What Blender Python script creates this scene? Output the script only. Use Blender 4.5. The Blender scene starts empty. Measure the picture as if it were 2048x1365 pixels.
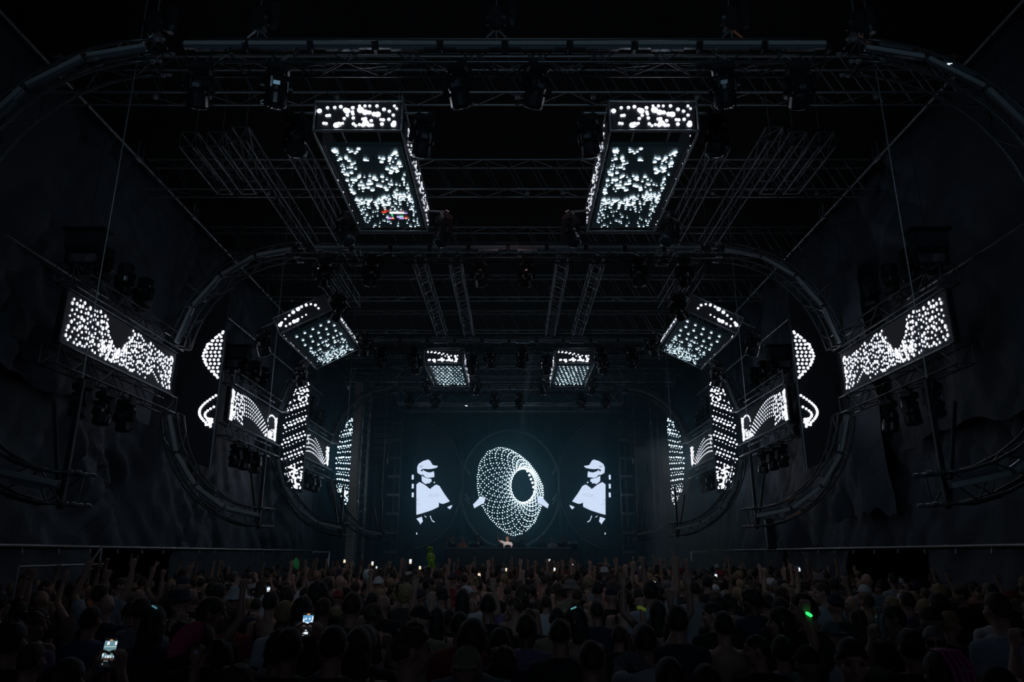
import bpy, bmesh, math, random
import numpy as np
from mathutils import Vector, Matrix, Quaternion, noise
from mathutils.geometry import tessellate_polygon
R = math.radians
random.seed(7); rng = np.random.default_rng(7)
C = bpy.context.scene.collection
SC = bpy.context.scene

# ------------------------------------------------------------------ camera, world, exposure
F = 1450.0; PITCH = R(16.4); CAMX = 0.10; CAMZ = 2.2
cam_d = bpy.data.cameras.new('camera'); cam = bpy.data.objects.new('camera', cam_d); C.objects.link(cam)
cam_d.sensor_width = 36.0; cam_d.lens = F / 2048 * 36.0; cam_d.clip_end = 200
cam.location = (CAMX, 0, CAMZ); cam.rotation_euler = (R(90) + PITCH, 0, 0)
SC.camera = cam
w = bpy.data.worlds.new('night'); SC.world = w; w.use_nodes = True
w.node_tree.nodes['Background'].inputs[0].default_value = (0.55, 0.68, 1.0, 1)
w.node_tree.nodes['Background'].inputs[1].default_value = 0.045
SC.view_settings.view_transform = 'Standard'; SC.view_settings.look = 'None'
SC.view_settings.gamma = 1.0; SC.view_settings.use_curve_mapping = False
SC.view_settings.exposure = 0.0
SC.cycles.use_denoising = True
SC.cycles.max_bounces = 5; SC.cycles.diffuse_bounces = 2; SC.cycles.glossy_bounces = 3
SC.cycles.volume_bounces = 0; SC.cycles.transmission_bounces = 2
SC.cycles.sample_clamp_indirect = 3.0
# added fill spots, unseen: cool wash behind the camera, rosy one over the floor
def spot(name, loc, aim, angle, energy, col, r=.15, blend=.7):
    d = bpy.data.lights.new(name, 'SPOT'); d.energy = energy; d.color = col; d.spot_size = math.radians(angle); d.spot_blend = blend; d.shadow_soft_size = r
    o = bpy.data.objects.new(name, d); C.objects.link(o); o.location = loc
    o.rotation_euler = (Vector(aim) - Vector(loc)).to_track_quat('-Z', 'Y').to_euler(); return o
spot('added_front_wash', (0.5, -8, 9.0), (0, 25, 8.3), 58, 700, (0.46, 0.76, 1.0), .6)
spot('added_crowd_fill', (0, 14.5, 11.2), (0, 16.0, 0), 116, 105, (1.0, 0.54, 0.58), .3, 1.0)
spot('stage_key_lamp', (0.8, 25.8, 9.4), (-.12, 36.2, 2.6), 5, 6000, (1.0, 0.93, 0.9), .1)

def at(px, py, Y):                       # the point of the hall at depth Y that the photograph shows at (px, py)
    u = (px - 1024) / F; v = (682.5 - py) / F; c, s = math.cos(PITCH), math.sin(PITCH)
    t = Y / (c - v * s)
    return Vector((CAMX + u * t, Y, CAMZ + (s + v * c) * t))

# ------------------------------------------------------------------ materials
def mat(name, base=(0.02, 0.02, 0.02), rough=0.6, metal=0.0, emit=None, strength=1.0, bump=None, vary=None, objcol=False, spec=0.5, trans=0.0):
    m = bpy.data.materials.new(name); m.use_nodes = True; nt = m.node_tree; b = nt.nodes['Principled BSDF']
    b.inputs['Base Color'].default_value = (*base, 1); b.inputs['Roughness'].default_value = rough
    b.inputs['Metallic'].default_value = metal; b.inputs['Specular IOR Level'].default_value = spec
    b.inputs['Transmission Weight'].default_value = trans
    if emit: b.inputs['Emission Color'].default_value = (*emit, 1); b.inputs['Emission Strength'].default_value = strength
    src = None
    if objcol:
        oi = nt.nodes.new('ShaderNodeObjectInfo'); src = oi.outputs['Color']
    if vary:
        tc = nt.nodes.new('ShaderNodeTexCoord'); n = nt.nodes.new('ShaderNodeTexNoise'); n.inputs['Scale'].default_value = vary[0]; n.inputs['Detail'].default_value = 5
        nt.links.new(tc.outputs['Object'], n.inputs['Vector'])
        mr = nt.nodes.new('ShaderNodeMapRange'); mr.inputs['To Min'].default_value = 1 - vary[1]; mr.inputs['To Max'].default_value = 1 + vary[1]
        nt.links.new(n.outputs['Fac'], mr.inputs['Value'])
        mx = nt.nodes.new('ShaderNodeMix'); mx.data_type = 'RGBA'; mx.blend_type = 'MULTIPLY'; mx.inputs['Factor'].default_value = 1
        if src: nt.links.new(src, mx.inputs['A'])
        else: mx.inputs['A'].default_value = (*base, 1)
        nt.links.new(mr.outputs['Result'], mx.inputs['B']); src = mx.outputs['Result']
    if src: nt.links.new(src, b.inputs['Base Color'])
    if bump:
        tc = nt.nodes.new('ShaderNodeTexCoord'); n = nt.nodes.new('ShaderNodeTexNoise'); n.inputs['Scale'].default_value = bump[0]; n.inputs['Detail'].default_value = 4
        nt.links.new(tc.outputs['Object'], n.inputs['Vector'])
        bp = nt.nodes.new('ShaderNodeBump'); bp.inputs['Strength'].default_value = bump[1]; bp.inputs['Distance'].default_value = bump[2]
        nt.links.new(n.outputs['Fac'], bp.inputs['Height']); nt.links.new(bp.outputs['Normal'], b.inputs['Normal'])
    return m
M = {}
M['fabric'] = mat('black_drape_fabric', (0.070, 0.088, 0.112), 0.7, bump=(3.0, 0.5, 0.08), vary=(0.7, 0.35))
M['roof'] = mat('roof_skin', (0.010, 0.010, 0.012), 0.9, vary=(0.5, 0.3))
M['floor'] = mat('trodden_floor', (0.03, 0.028, 0.026), 0.8, bump=(8, 0.3, 0.02), vary=(2, 0.4))
M['alu'] = mat('truss_aluminium', (0.30, 0.32, 0.34), 0.38, 0.85, vary=(6, 0.25))
M['alublack'] = mat('black_truss_metal', (0.10, 0.105, 0.11), 0.32, 0.6, vary=(6, 0.3))
M['steel'] = mat('scaffold_steel', (0.40, 0.42, 0.43), 0.42, 0.8, vary=(5, 0.35))
M['black'] = mat('black_housing', (0.022, 0.023, 0.026), 0.33, bump=(30, 0.15, 0.01))
M['gloss'] = mat('black_gloss_plastic', (0.02, 0.021, 0.024), 0.18)
M['lens'] = mat('lens_glass', (0.03, 0.045, 0.06), 0.05, spec=0.9)
M['bar'] = mat('light_bar_diffuser', (0.34, 0.37, 0.37), 0.45, vary=(3, 0.12))
M['barback'] = mat('light_bar_housing', (0.24, 0.28, 0.31), 0.28, 0.6)
M['panel'] = mat('led_panel_face', (0.010, 0.011, 0.013), 0.45, emit=(0.55, 0.62, 0.8), strength=0.006)
M['panelc'] = mat('led_ceiling_panel_face', (0.010, 0.012, 0.014), 0.4, emit=(0.25, 0.55, 0.75), strength=0.009)
M['wingp'] = mat('led_wing_panel_face', (0.006, 0.007, 0.009), 0.6, emit=(0.6, 0.7, 1), strength=0.0015)
M['dot'] = mat('led_dot_white', (0, 0, 0), 0.5, emit=(0.80, 0.84, 1.0), strength=5.5)
M['dotc'] = mat('led_dot_cyan', (0, 0, 0), 0.5, emit=(0.60, 0.86, 1.0), strength=5.0)
M['dotb'] = mat('led_dot_backwall', (0, 0, 0), 0.5, emit=(0.50, 0.80, 1.0), strength=7.5)
M['video'] = mat('led_video_white', (0, 0, 0), 0.5, emit=(0.53, 0.73, 1.0), strength=1.28)
M['videog'] = mat('led_video_grey', (0, 0, 0), 0.5, emit=(0.47, 0.58, 0.82), strength=1.0)
M['videod'] = mat('led_video_dark', (0, 0, 0), 0.5, emit=(0.05, 0.09, 0.13), strength=1.0)
M['orange'] = mat('orange_sling', (0.8, 0.22, 0.10), 0.6)
M['concrete'] = mat('pale_mast_post', (0.66, 0.60, 0.52), 0.8, vary=(4, 0.25))
M['skin'] = mat('skin', (0.5, 0.3, 0.2), 0.5, objcol=True, vary=(9, 0.12))
M['cloth'] = mat('cotton', (0.1, 0.1, 0.1), 0.85, objcol=True, bump=(14, 0.35, 0.03), vary=(5, 0.15))
M['hair'] = mat('hair', (0.02, 0.015, 0.01), 0.58, spec=.45, objcol=True, bump=(60, 0.6, 0.01))
M['eye'] = mat('eye_dark', (0.015, 0.012, 0.01), 0.15)
M['rubber'] = mat('green_inflatable_vinyl', (0.25, 0.50, 0.06), 0.25, vary=(5, 0.15))

# ------------------------------------------------------------------ mesh building
WL = {}
def wl(o): return WL.get(o.name, Vector((0, 0, 0))) if o else Vector((0, 0, 0))
def tag(o, label=None, cat=None, group=None, kind=None):
    if label: o['label'] = label
    if cat: o['category'] = cat
    if group: o['group'] = group
    if kind: o['kind'] = kind
    return o
def empty(name, loc, label=None, cat=None, group=None, kind=None):
    o = bpy.data.objects.new(name, None); o.empty_display_size = 0.1; C.objects.link(o); o.location = loc; WL[o.name] = Vector(loc)
    return tag(o, label, cat, group, kind)
def frame_of(d):
    d = Vector(d).normalized(); a = Vector((0, 0, 1)) if abs(d.z) < 0.9 else Vector((0, 1, 0))
    x = d.cross(a).normalized(); return x, d.cross(x).normalized()
class MB:
    def __init__(s): s.v = []; s.f = []; s.m = []
    def add(s, vs, fs, mi=0):
        k = len(s.v); s.v += [Vector(p) for p in vs]; s.f += [tuple(i + k for i in f) for f in fs]; s.m += [mi] * len(fs)
    def box(s, c, size, rot=None, mi=0):
        c = Vector(c); hx, hy, hz = [q / 2 for q in size]
        vs = [Vector((x, y, z)) for x in (-hx, hx) for y in (-hy, hy) for z in (-hz, hz)]
        if rot: vs = [rot @ p for p in vs]
        s.add([c + p for p in vs], [(0, 1, 3, 2), (4, 6, 7, 5), (0, 4, 5, 1), (2, 3, 7, 6), (0, 2, 6, 4), (1, 5, 7, 3)], mi)
    def bbox(s, c, size, b=0.01, rot=None, mi=0):      # box with chamfered edges
        c = Vector(c); h = [q / 2 for q in size]; b = min(b, min(h) * 0.9); vs = []; idx = {}
        for sx in (-1, 1):
            for sy in (-1, 1):
                for sz in (-1, 1):
                    for ax in range(3):
                        p = [sx * (h[0] - b), sy * (h[1] - b), sz * (h[2] - b)]; p[ax] = (sx, sy, sz)[ax] * h[ax]
                        idx[(sx, sy, sz, ax)] = len(vs); vs.append(Vector(p))
        fs = []
        for ax in range(3):
            o1, o2 = [a for a in range(3) if a != ax]
            for sg in (-1, 1):
                q = []
                for a, bb in ((-1, -1), (1, -1), (1, 1), (-1, 1)):
                    t = [0, 0, 0]; t[ax] = sg; t[o1] = a; t[o2] = bb; q.append(idx[(*t, ax)])
                fs.append(tuple(q))
            for a in (-1, 1):
                for bb in (-1, 1):
                    q = []
                    for sg, A in ((-1, o1), (-1, o2), (1, o2), (1, o1)):
                        t = [0, 0, 0]; t[ax] = sg; t[o1] = a; t[o2] = bb; q.append(idx[(*t, A)])
                    fs.append(tuple(q))
        for sx in (-1, 1):
            for sy in (-1, 1):
                for sz in (-1, 1): fs.append(tuple(idx[(sx, sy, sz, a)] for a in range(3)))
        if rot: vs = [rot @ p for p in vs]
        s.add([c + p for p in vs], fs, mi)
    def tube(s, pts, r, n=6, mi=0, cap=True):
        pts = [Vector(p) for p in pts]; k = len(pts); rs = r if isinstance(r, (list, tuple)) else [r] * k
        d0 = (pts[1] - pts[0]).normalized(); x, y = frame_of(d0); vs = []
        for i, p in enumerate(pts):
            d = (pts[min(i + 1, k - 1)] - pts[max(i - 1, 0)]).normalized()
            x = (x - d * x.dot(d)).normalized(); y = d.cross(x)
            vs += [p + (x * math.cos(2 * math.pi * j / n) + y * math.sin(2 * math.pi * j / n)) * rs[i] for j in range(n)]
        fs = [(i * n + j, i * n + (j + 1) % n, (i + 1) * n + (j + 1) % n, (i + 1) * n + j) for i in range(k - 1) for j in range(n)]
        if cap: fs += [tuple(reversed(range(n))), tuple((k - 1) * n + j for j in range(n))]
        s.add(vs, fs, mi)
    def lathe(s, prof, c, axis=(0, 0, 1), n=16, mi=0):  # prof: (radius, distance along axis)
        c = Vector(c); d = Vector(axis).normalized(); x, y = frame_of(d); vs = []
        for r, h in prof: vs += [c + d * h + (x * math.cos(2 * math.pi * j / n) + y * math.sin(2 * math.pi * j / n)) * max(r, 1e-4) for j in range(n)]
        k = len(prof)
        fs = [(i * n + j, i * n + (j + 1) % n, (i + 1) * n + (j + 1) % n, (i + 1) * n + j) for i in range(k - 1) for j in range(n)]
        fs += [tuple(reversed(range(n))), tuple((k - 1) * n + j for j in range(n))]
        s.add(vs, fs, mi)
    def rcone(s, a, b, ra, rb, n=10):
        a, b = Vector(a), Vector(b); L = (b - a).length; pr = []
        for i in range(5): t = math.pi / 2 * (i / 4); pr.append((ra * math.sin(t), -ra * math.cos(t)))
        for i in range(5): t = math.pi / 2 * (i / 4); pr.append((rb * math.cos(t), L + rb * math.sin(t)))
        s.lathe(pr, a, b - a, n)
    def ell(s, c, r, rot=None, n=14, m=9):
        c = Vector(c); vs = []
        for i in range(m + 1):
            t = math.pi * i / m; rr = max(math.sin(t), 1e-3)
            for j in range(n):
                a = 2 * math.pi * j / n; p = Vector((r[0] * rr * math.cos(a), r[1] * rr * math.sin(a), -r[2] * math.cos(t)))
                vs.append(c + (rot @ p if rot else p))
        fs = [(i * n + j, i * n + (j + 1) % n, (i + 1) * n + (j + 1) % n, (i + 1) * n + j) for i in range(m) for j in range(n)]
        fs += [tuple(reversed(range(n))), tuple(m * n + j for j in range(n))]
        s.add(vs, fs)
    def loft(s, rings, n=18):           # rings: (z, half width, half depth, y offset)
        vs = []
        for z, a, b, yo in rings: vs += [Vector((a * math.copysign(abs(math.cos(t)) ** 0.8, math.cos(t)), yo + b * math.copysign(abs(math.sin(t)) ** 0.9, math.sin(t)), z)) for t in [2 * math.pi * j / n for j in range(n)]]
        k = len(rings)
        fs = [(i * n + j, i * n + (j + 1) % n, (i + 1) * n + (j + 1) % n, (i + 1) * n + j) for i in range(k - 1) for j in range(n)]
        fs += [tuple(reversed(range(n))), tuple((k - 1) * n + j for j in range(n))]
        s.add(vs, fs)
    def disc(s, c, x, y, n=8, mi=0): # flat n-gon with half axes x, y
        s.add([c + x * math.cos(2 * math.pi * (j + .5) / n) + y * math.sin(2 * math.pi * (j + .5) / n) for j in range(n)], [tuple(range(n))], mi)
    def poly(s, pts, depth=None, mi=0):
        k = len(pts); tr = tessellate_polygon([pts]); s.add(pts, [tuple(t) for t in tr], mi)
    def mesh(s, name, mats, org=Vector((0, 0, 0)), smooth=False):
        me = bpy.data.meshes.new(name); me.from_pydata([tuple(p - org) for p in s.v], [], s.f)
        for m in (mats if isinstance(mats, list) else [mats]): me.materials.append(m)
        if isinstance(mats, list): me.polygons.foreach_set('material_index', s.m)
        if smooth: me.polygons.foreach_set('use_smooth', [True] * len(me.polygons))
        me.update(); return me
    def build(s, name, mats, parent=None, loc=None, smooth=False, kind=None):
        org = wl(parent) if (parent and loc is None) else Vector(loc or (0, 0, 0))
        o = bpy.data.objects.new(name, s.mesh(name, mats, org, smooth)); C.objects.link(o)
        if parent:
            o.parent = parent; o.location = org - wl(parent)
        else: o.location = org
        WL[o.name] = org.copy()
        if kind: o['kind'] = kind
        return o
CYL = {}
def strut(parent, name, a, b, r, m):     # one rod: shares one cylinder mesh with all the others of its material
    if m.name not in CYL:
        q = MB(); q.tube([(0, 0, 0), (0, 0, 1)], 1.0, 6); CYL[m.name] = q.mesh('rod', m, smooth=True)
    a, b = Vector(a), Vector(b); d = b - a
    o = bpy.data.objects.new(name, CYL[m.name]); C.objects.link(o); o.parent = parent
    o.location = a - wl(parent); o.rotation_mode = 'QUATERNION'; o.rotation_quaternion = d.to_track_quat('Z', 'Y'); o.scale = (r, r, d.length)
    return o
def copy_tree(o, parent=None):
    c = o.copy(); C.objects.link(c); c.parent = parent
    for ch in o.children: copy_tree(ch, c)
    return c
def truss(root, pts, N, w, h, rc=0.024, rb=0.011, pieces=True, m=None, alt=False):
    """box truss along pts; N is the width direction, height is across it. Chords are parts, braces are parts or one lattice."""
    m = m or M['alu']; pts = [Vector(p) for p in pts]; N = Vector(N).normalized(); k = len(pts); cs = [[], [], [], []]
    for i, p in enumerate(pts):
        T = (pts[min(i + 1, k - 1)] - pts[max(i - 1, 0)]).normalized(); U = T.cross(N).normalized()
        for j, (a, b) in enumerate(((-1, -1), (1, -1), (1, 1), (-1, 1))): cs[j].append(p + N * (a * w / 2) + U * (b * h / 2))
    for j in range(4):
        q = MB(); q.tube(cs[j], rc, 7); q.build('chord', m, root, smooth=True)
    lat = MB()
    def br(a, b, r=rb):
        if pieces: strut(root, 'brace', a, b, r, m)
        else: lat.tube([a, b], r, 4, cap=False)
    for j in range(4):
        A, B = cs[j], cs[(j + 1) % 4]
        for i in range(k - 1):
            if (i + j) % 2: br(A[i], B[i + 1])
            else: br(B[i], A[i + 1])
        br(A[0], B[0]); br(A[-1], B[-1])
    if not pieces: lat.build('lattice', m, root, kind='stuff')
    return cs
def seg(a, b, n): a, b = Vector(a), Vector(b); return [a.lerp(b, i / n) for i in range(n + 1)]

# ------------------------------------------------------------------ the hall
def sheet(name, fn, nu, nv, m, label=None, kind=None, smooth=True):
    q = MB(); q.v = [Vector(fn(i / nu, j / nv)) for j in range(nv + 1) for i in range(nu + 1)]
    q.f = [(j * (nu + 1) + i, j * (nu + 1) + i + 1, (j + 1) * (nu + 1) + i + 1, (j + 1) * (nu + 1) + i) for j in range(nv) for i in range(nu)]
    q.m = [0] * len(q.f)
    o = q.build(name, m, smooth=smooth)
    if kind: o['kind'] = kind
    return o
WX = 9.7; Y0, Y1 = -7.0, 43.0; ZT = 12.15
def folds(seed, ny):
    g = np.random.default_rng(seed); K = []
    for i in range(22):
        ky = g.uniform(0.3, 2.2) * 2 * math.pi / 2.2; kz = g.normal(0.35, 0.7) * ky; K.append((ky, kz, g.uniform(0, 6.28), 0.045 / (1 + ky * 0.4)))
    return K
def drape(seed):
    K = folds(seed, 0)
    def d(y, z):
        wob = 1.6 * noise.noise((y * .22, z * .3, seed)); s = 0
        for ky, kz, ph, a in K: s += a * math.sin(ky * y + kz * z + ph + wob)
        m = 0.25 + 1.5 * max(0, noise.noise((y * 0.20 + seed, z * 0.26, 3.1)) + 0.2)
        v1 = abs(noise.noise((y * .8 + z * .75, (z - y) * .16, seed + 9.))); v2 = abs(noise.noise((y * .7 - z * .6, (z + y) * .15, seed + 19.)))
        return s * m * 1.3 - 0.16 * max(0, 1 - v1 * 5) * m - 0.13 * max(0, 1 - v2 * 6) * m
    return d
dl, dr, db = drape(1), drape(2), drape(3)
for side, dd, nm in ((-1, dl, 'wall_left'), (1, dr, 'wall_right')):
    sheet(nm, lambda u, v, s=side, dd=dd: (s * WX - s * dd(Y0 + (Y1 - Y0) * u, 2.35 + (ZT - 2.35) * v), Y0 + (Y1 - Y0) * u, 2.35 + (ZT - 2.35) * v), 420, 84, M['fabric'], kind='structure')
    q = MB(); q.box((side * (WX + 1.6), 18, 6), (0.1, 50, 12.5)); o = q.build('wall_outer_' + ('left' if side < 0 else 'right'), M['roof']); o['kind'] = 'structure'
sheet('wall_back', lambda u, v: (-WX + 2 * WX * u, 42.6 - 0.6 * db(3 * (-WX + 2 * WX * u), 0.3 * ZT * v), ZT * v), 200, 30, M['fabric'], kind='structure')
q = MB(); q.box((0, 18, -0.05), (24, 52, 0.1)); q.build('floor', M['floor'])['kind'] = 'structure'
q = MB(); q.box((0, 18, 12.55), (24, 52, 0.1)); q.build('ceiling', M['roof'])['kind'] = 'structure'
# scaffold rails along the drapes
TN = [0]
def trim(a, b, r, m, n=8):
    TN[0] += 1; q = MB(); q.tube(seg(a, b, n), r, 8); o = q.build('trim_%d' % TN[0], m, smooth=True); o['kind'] = 'structure'; return o
for s in (-1, 1):
    x = s * (WX - 0.22)
    t = trim((x, 4, 11.95), (x, 41, 11.95), 0.045, M['steel'])
    for k in range(10):
        y = 6.3 + k * 3.4
        strut(t, 'spigot', (x, y, 11.9), (x, y - 0.06, 12.4), 0.028, M['steel']); strut(t, 'spigot', (x, y + 0.22, 11.9), (x, y + 0.2, 12.35), 0.022, M['steel'])
        q = MB(); q.tube([(x, y - .12, 11.95), (x, y + .12, 11.95)], 0.075, 8); q.build('coupler', M['steel'], t)
    trim((x, 3.5, 8.0), (x, 16.2, 8.0), 0.04, M['steel']); trim((x, 20, 9.85), (x, 36, 9.95), 0.035, M['steel'])
    t = trim((x, 8, 2.36), (x, 40, 2.36), 0.035, M['steel'])
    for k in range(24):
        y = 10 + k * 1.2; q = MB(); q.tube([(x + s * .05, y, 2.36), (x + s * .02, y, 2.22)], 0.02, 6); q.build('tie', M['steel'], t)
# panels that hang below the low rail, with dark openings between
def skirt(x, ya, yb, z0, z1, seed, label):
    d = drape(seed); s = 1 if x > 0 else -1
    o = sheet('skirt_panel', lambda u, v: (x - s * (0.7 * d(ya + (yb - ya) * u, z0 + (z1 - z0) * v)), ya + (yb - ya) * u, z0 + (z1 - z0) * v), 40, 10, M['fabric'])
    return tag(o, label, 'drape')
skirt(-WX + .1, 9, 17.6, 0.02, 2.3, 11, 'black fabric skirt hung below the low rail behind the handrail')
skirt(-WX + .1, 21.8, 40, 0.02, 2.3, 12, 'long black fabric skirt below the low rail towards the stage tower')
skirt(WX - .1, 9, 17.4, 0.02, 2.3, 13, 'black fabric skirt below the seam on the wall beside the man in the grey shirt')
skirt(WX - .1, 21.5, 26, 0.02, 2.3, 14, 'short slack fabric skirt by a dark opening in the wall opposite the handrail')
skirt(WX - .1, 26.4, 40, 0.02, 2.3, 15, 'hazy fabric skirt running to the stage beside the smoke')
def valance(x, ya, yb, z0, z1, seed, label):
    d = drape(seed); s = 1 if x > 0 else -1
    o = sheet('drape_panel', lambda u, v: (x - s * (d(ya + (yb - ya) * u, z0 + (z1 - z0) * v) + .10 * (1 - v) ** 2 * math.sin(9 * u + seed)), ya + (yb - ya) * u, z0 + (z1 - z0) * v + (1 - v) * (.10 * math.sin(14 * u + seed) + .06 * math.sin(37 * u))), 110, 30, M['fabric'])
    return tag(o, label, 'drape', 'loose drapes over the walls')
valance(-WX + .28, 7.0, 19.0, 5.55, 7.98, 21, 'loose black drape with a ragged hem below the rail on the left wall')
valance(WX - .28, 7.0, 17.4, 4.75, 7.98, 22, 'loose black drape with a ragged hem below the rail on the right wall')
valance(WX - .34, 18.2, 21.4, 3.2, 9.8, 23, 'narrow gathered black drape behind the second frame on the right wall')
# handrail at the left: gate of scaffold tubes
hr = empty('handrail', (-9.0, 13, 0), 'scaffold tube handrail with sloping brace in front of the left drape', 'handrail')
pa = at(37, 1134, 12.6); pb = at(205, 1129, 15.6)
strut(hr, 'rail', pa, pb, 0.022, M['steel']); strut(hr, 'post', (pa.x, pa.y, 0), pa, 0.022, M['steel'])
pc = at(203, 1094, 15.6); strut(hr, 'post', (pb.x, pb.y, 0), pc, 0.022, M['steel']); strut(hr, 'brace', pc, at(165, 1150, 15.0), 0.022, M['steel'])
strut(hr, 'post', (pa.x, pa.y + .02, 0), at(32, 1160, 12.6), 0.018, M['steel'])

# ------------------------------------------------------------------ roof girders, hung trusses
for k in range(8):
    y = 8.9 + 4.1 * k
    g = empty('roof_girder', (0, y, 11.7), ['deep lattice roof girder above the nearest frame', 'deep lattice roof girder just behind the nearest frame', 'deep lattice roof girder above the back half of the big ceiling boxes', 'deep lattice roof girder behind the second frame', 'deep lattice roof girder above the tilted corner boxes', 'deep lattice roof girder in front of the third frame', 'deep lattice roof girder above the small ceiling boxes', 'deep lattice roof girder nearest the stage mast'][k], 'girder', 'roof girders across the hall')
    for zz in (11.27, 12.13):
        for yy in (y - .22, y + .22): strut(g, 'chord', (-9.5, yy, zz), (9.5, yy, zz), 0.022, M['steel'])
    q = MB(); n = 30
    for i in range(n):
        x = -9.4 + i * 18.8 / n; xx = x + 18.8 / n
        for yy in (y - .22, y + .22): q.tube([(x, yy, 12.13), (x + .42, yy, 11.27)], 0.012, 4, cap=False)
        a, b = (y - .22, y + .22) if i % 2 else (y + .22, y - .22)
        q.tube([(x, a, 11.27), (xx, b, 11.27)], 0.011, 4, cap=False); q.tube([(x, b, 12.13), (xx, a, 12.13)], 0.011, 4, cap=False)
    q.build('lattice', M['steel'], g, kind='stuff')
    for i in range(9):                                   # clamps and work lamps on the lower chord
        x = -7.6 + i * 1.9 + 0.5 * math.sin(3 * i + k); q = MB(); q.lathe([(0.03, 0), (0.055, 0.02), (0.06, 0.09), (0.03, 0.14)], (x, y - .22, 11.12), (0, 0.3, 1), 8); q.build('clamp', M['steel'], g)
for s in (-1, 1):
    for j, (x, ya, yb) in enumerate(((4.75, 14.2, 21.0), (5.85, 13.9, 20.0), (6.45, 14.1, 16.3), (7.05, 14.1, 16.3), (2.8, 20.9, 29.5), (1.68, 20.9, 29.5), (5.6, 21.6, 25), (6.1, 21.6, 25))):
        lab = ['hung along the hall beside the big ceiling box', 'long, outside the one beside the big ceiling box', 'short, inner one of the close pair', 'short, outer one of the close pair by the wall', 'between second and third frames, outer one over the stage axis', 'between second and third frames, inner one over the stage axis', 'short, above the tilted corner box, inner one', 'short, above the tilted corner box, outer one'][j]
        t = empty('hung_truss', (s * x, ya, 11), 'grey box truss ' + lab + (', left side' if s < 0 else ', right side'), 'truss', 'box trusses hung along the hall')
        truss(t, seg((s * x, ya, 11), (s * x, yb, 11), int((yb - ya) / .45)), (1, 0, 0), 0.36, 0.36, 0.022, 0.012, False, M['alu'])
        for yy in (ya + .3, yb - .3): strut(t, 'hanger', (s * x, yy, 11.15), (s * x, yy, 12.5), 0.012, M['steel'])

# ------------------------------------------------------------------ moving heads
def make_head(tilt):
    r = empty('moving_head', (0, 0, 0)); WL[r.name] = Vector((0, 0, 0))
    q = MB()
    for x in (-.09, .09): q.box((x, 0, -.05), (.035, .05, .1)); q.tube([(x, -.05, -.01), (x, .05, -.01)], .032, 8)
    q.build('clamp', M['alublack'], r)
    q = MB(); q.bbox((0, 0, -.16), (.34, .27, .15), .03); q.bbox((0, 0, -.255), (.2, .2, .05), .02); q.build('base', M['black'], r)
    q = MB(); q.bbox((0, 0, -.30), (.44, .14, .06), .02)
    for x in (-.205, .205): q.bbox((x, 0, -.42), (.05, .13, .26), .02); q.lathe([(.075, -.028), (.075, .028)], (x, 0, -.5), (1, 0, 0), 14)
    q.build('yoke', M['gloss'], r)
    h = bpy.data.objects.new('lamp_head', None)
    q = MB(); q.lathe([(.06, .17), (.12, .16), (.15, .12), (.16, .02), (.15, -.05), (.165, -.10), (.17, -.26), (.155, -.28), (.15, -.27)], (0, 0, 0), (0, 0, 1), 18)
    for a in range(3):
        an = a * 2.1; q.box((math.cos(an) * .155, math.sin(an) * .155, .06), (.03, .03, .16))
    q.tube([(.165, 0, -.2), (.21, 0, -.22), (.2, 0, -.27), (.16, 0, -.25)], .008, 5); q.tube([(-.165, 0, -.2), (-.21, 0, -.22), (-.2, 0, -.27), (-.16, 0, -.25)], .008, 5)
    h = q.build('lamp_head', M['gloss'], r, smooth=False); h.location = (0, 0, -.5)
    q = MB(); q.lathe([(.148, 0), (.14, .02), (.1, .035), (0, .042)], (0, 0, -.272), (0, 0, -1), 18); ln = q.build('lens', M['lens'], h, smooth=True); ln.location = (0, 0, 0)
    q = MB(); q.box((0, -.152, .05), (.1, .012, .06)); dsp = q.build('display', M['barback'], h); dsp.location = (0, 0, 0)
    h.rotation_euler = (tilt, 0, 0)
    return r
HP = make_head(0.25); first_head = [True]
def head(loc, label, tilt, yaw=0, flip=False, roll=0, group=None):
    global HP
    o = HP if first_head[0] else copy_tree(HP); first_head[0] = False
    o.location = loc; o.rotation_euler = (0, (math.pi if flip else 0) + roll, yaw)
    for ch in o.children:
        if ch.name.startswith('lamp_head'): ch.rotation_euler = (tilt, 0, 0)
    return tag(o, label, 'stage light', group or 'moving head lights')

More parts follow.
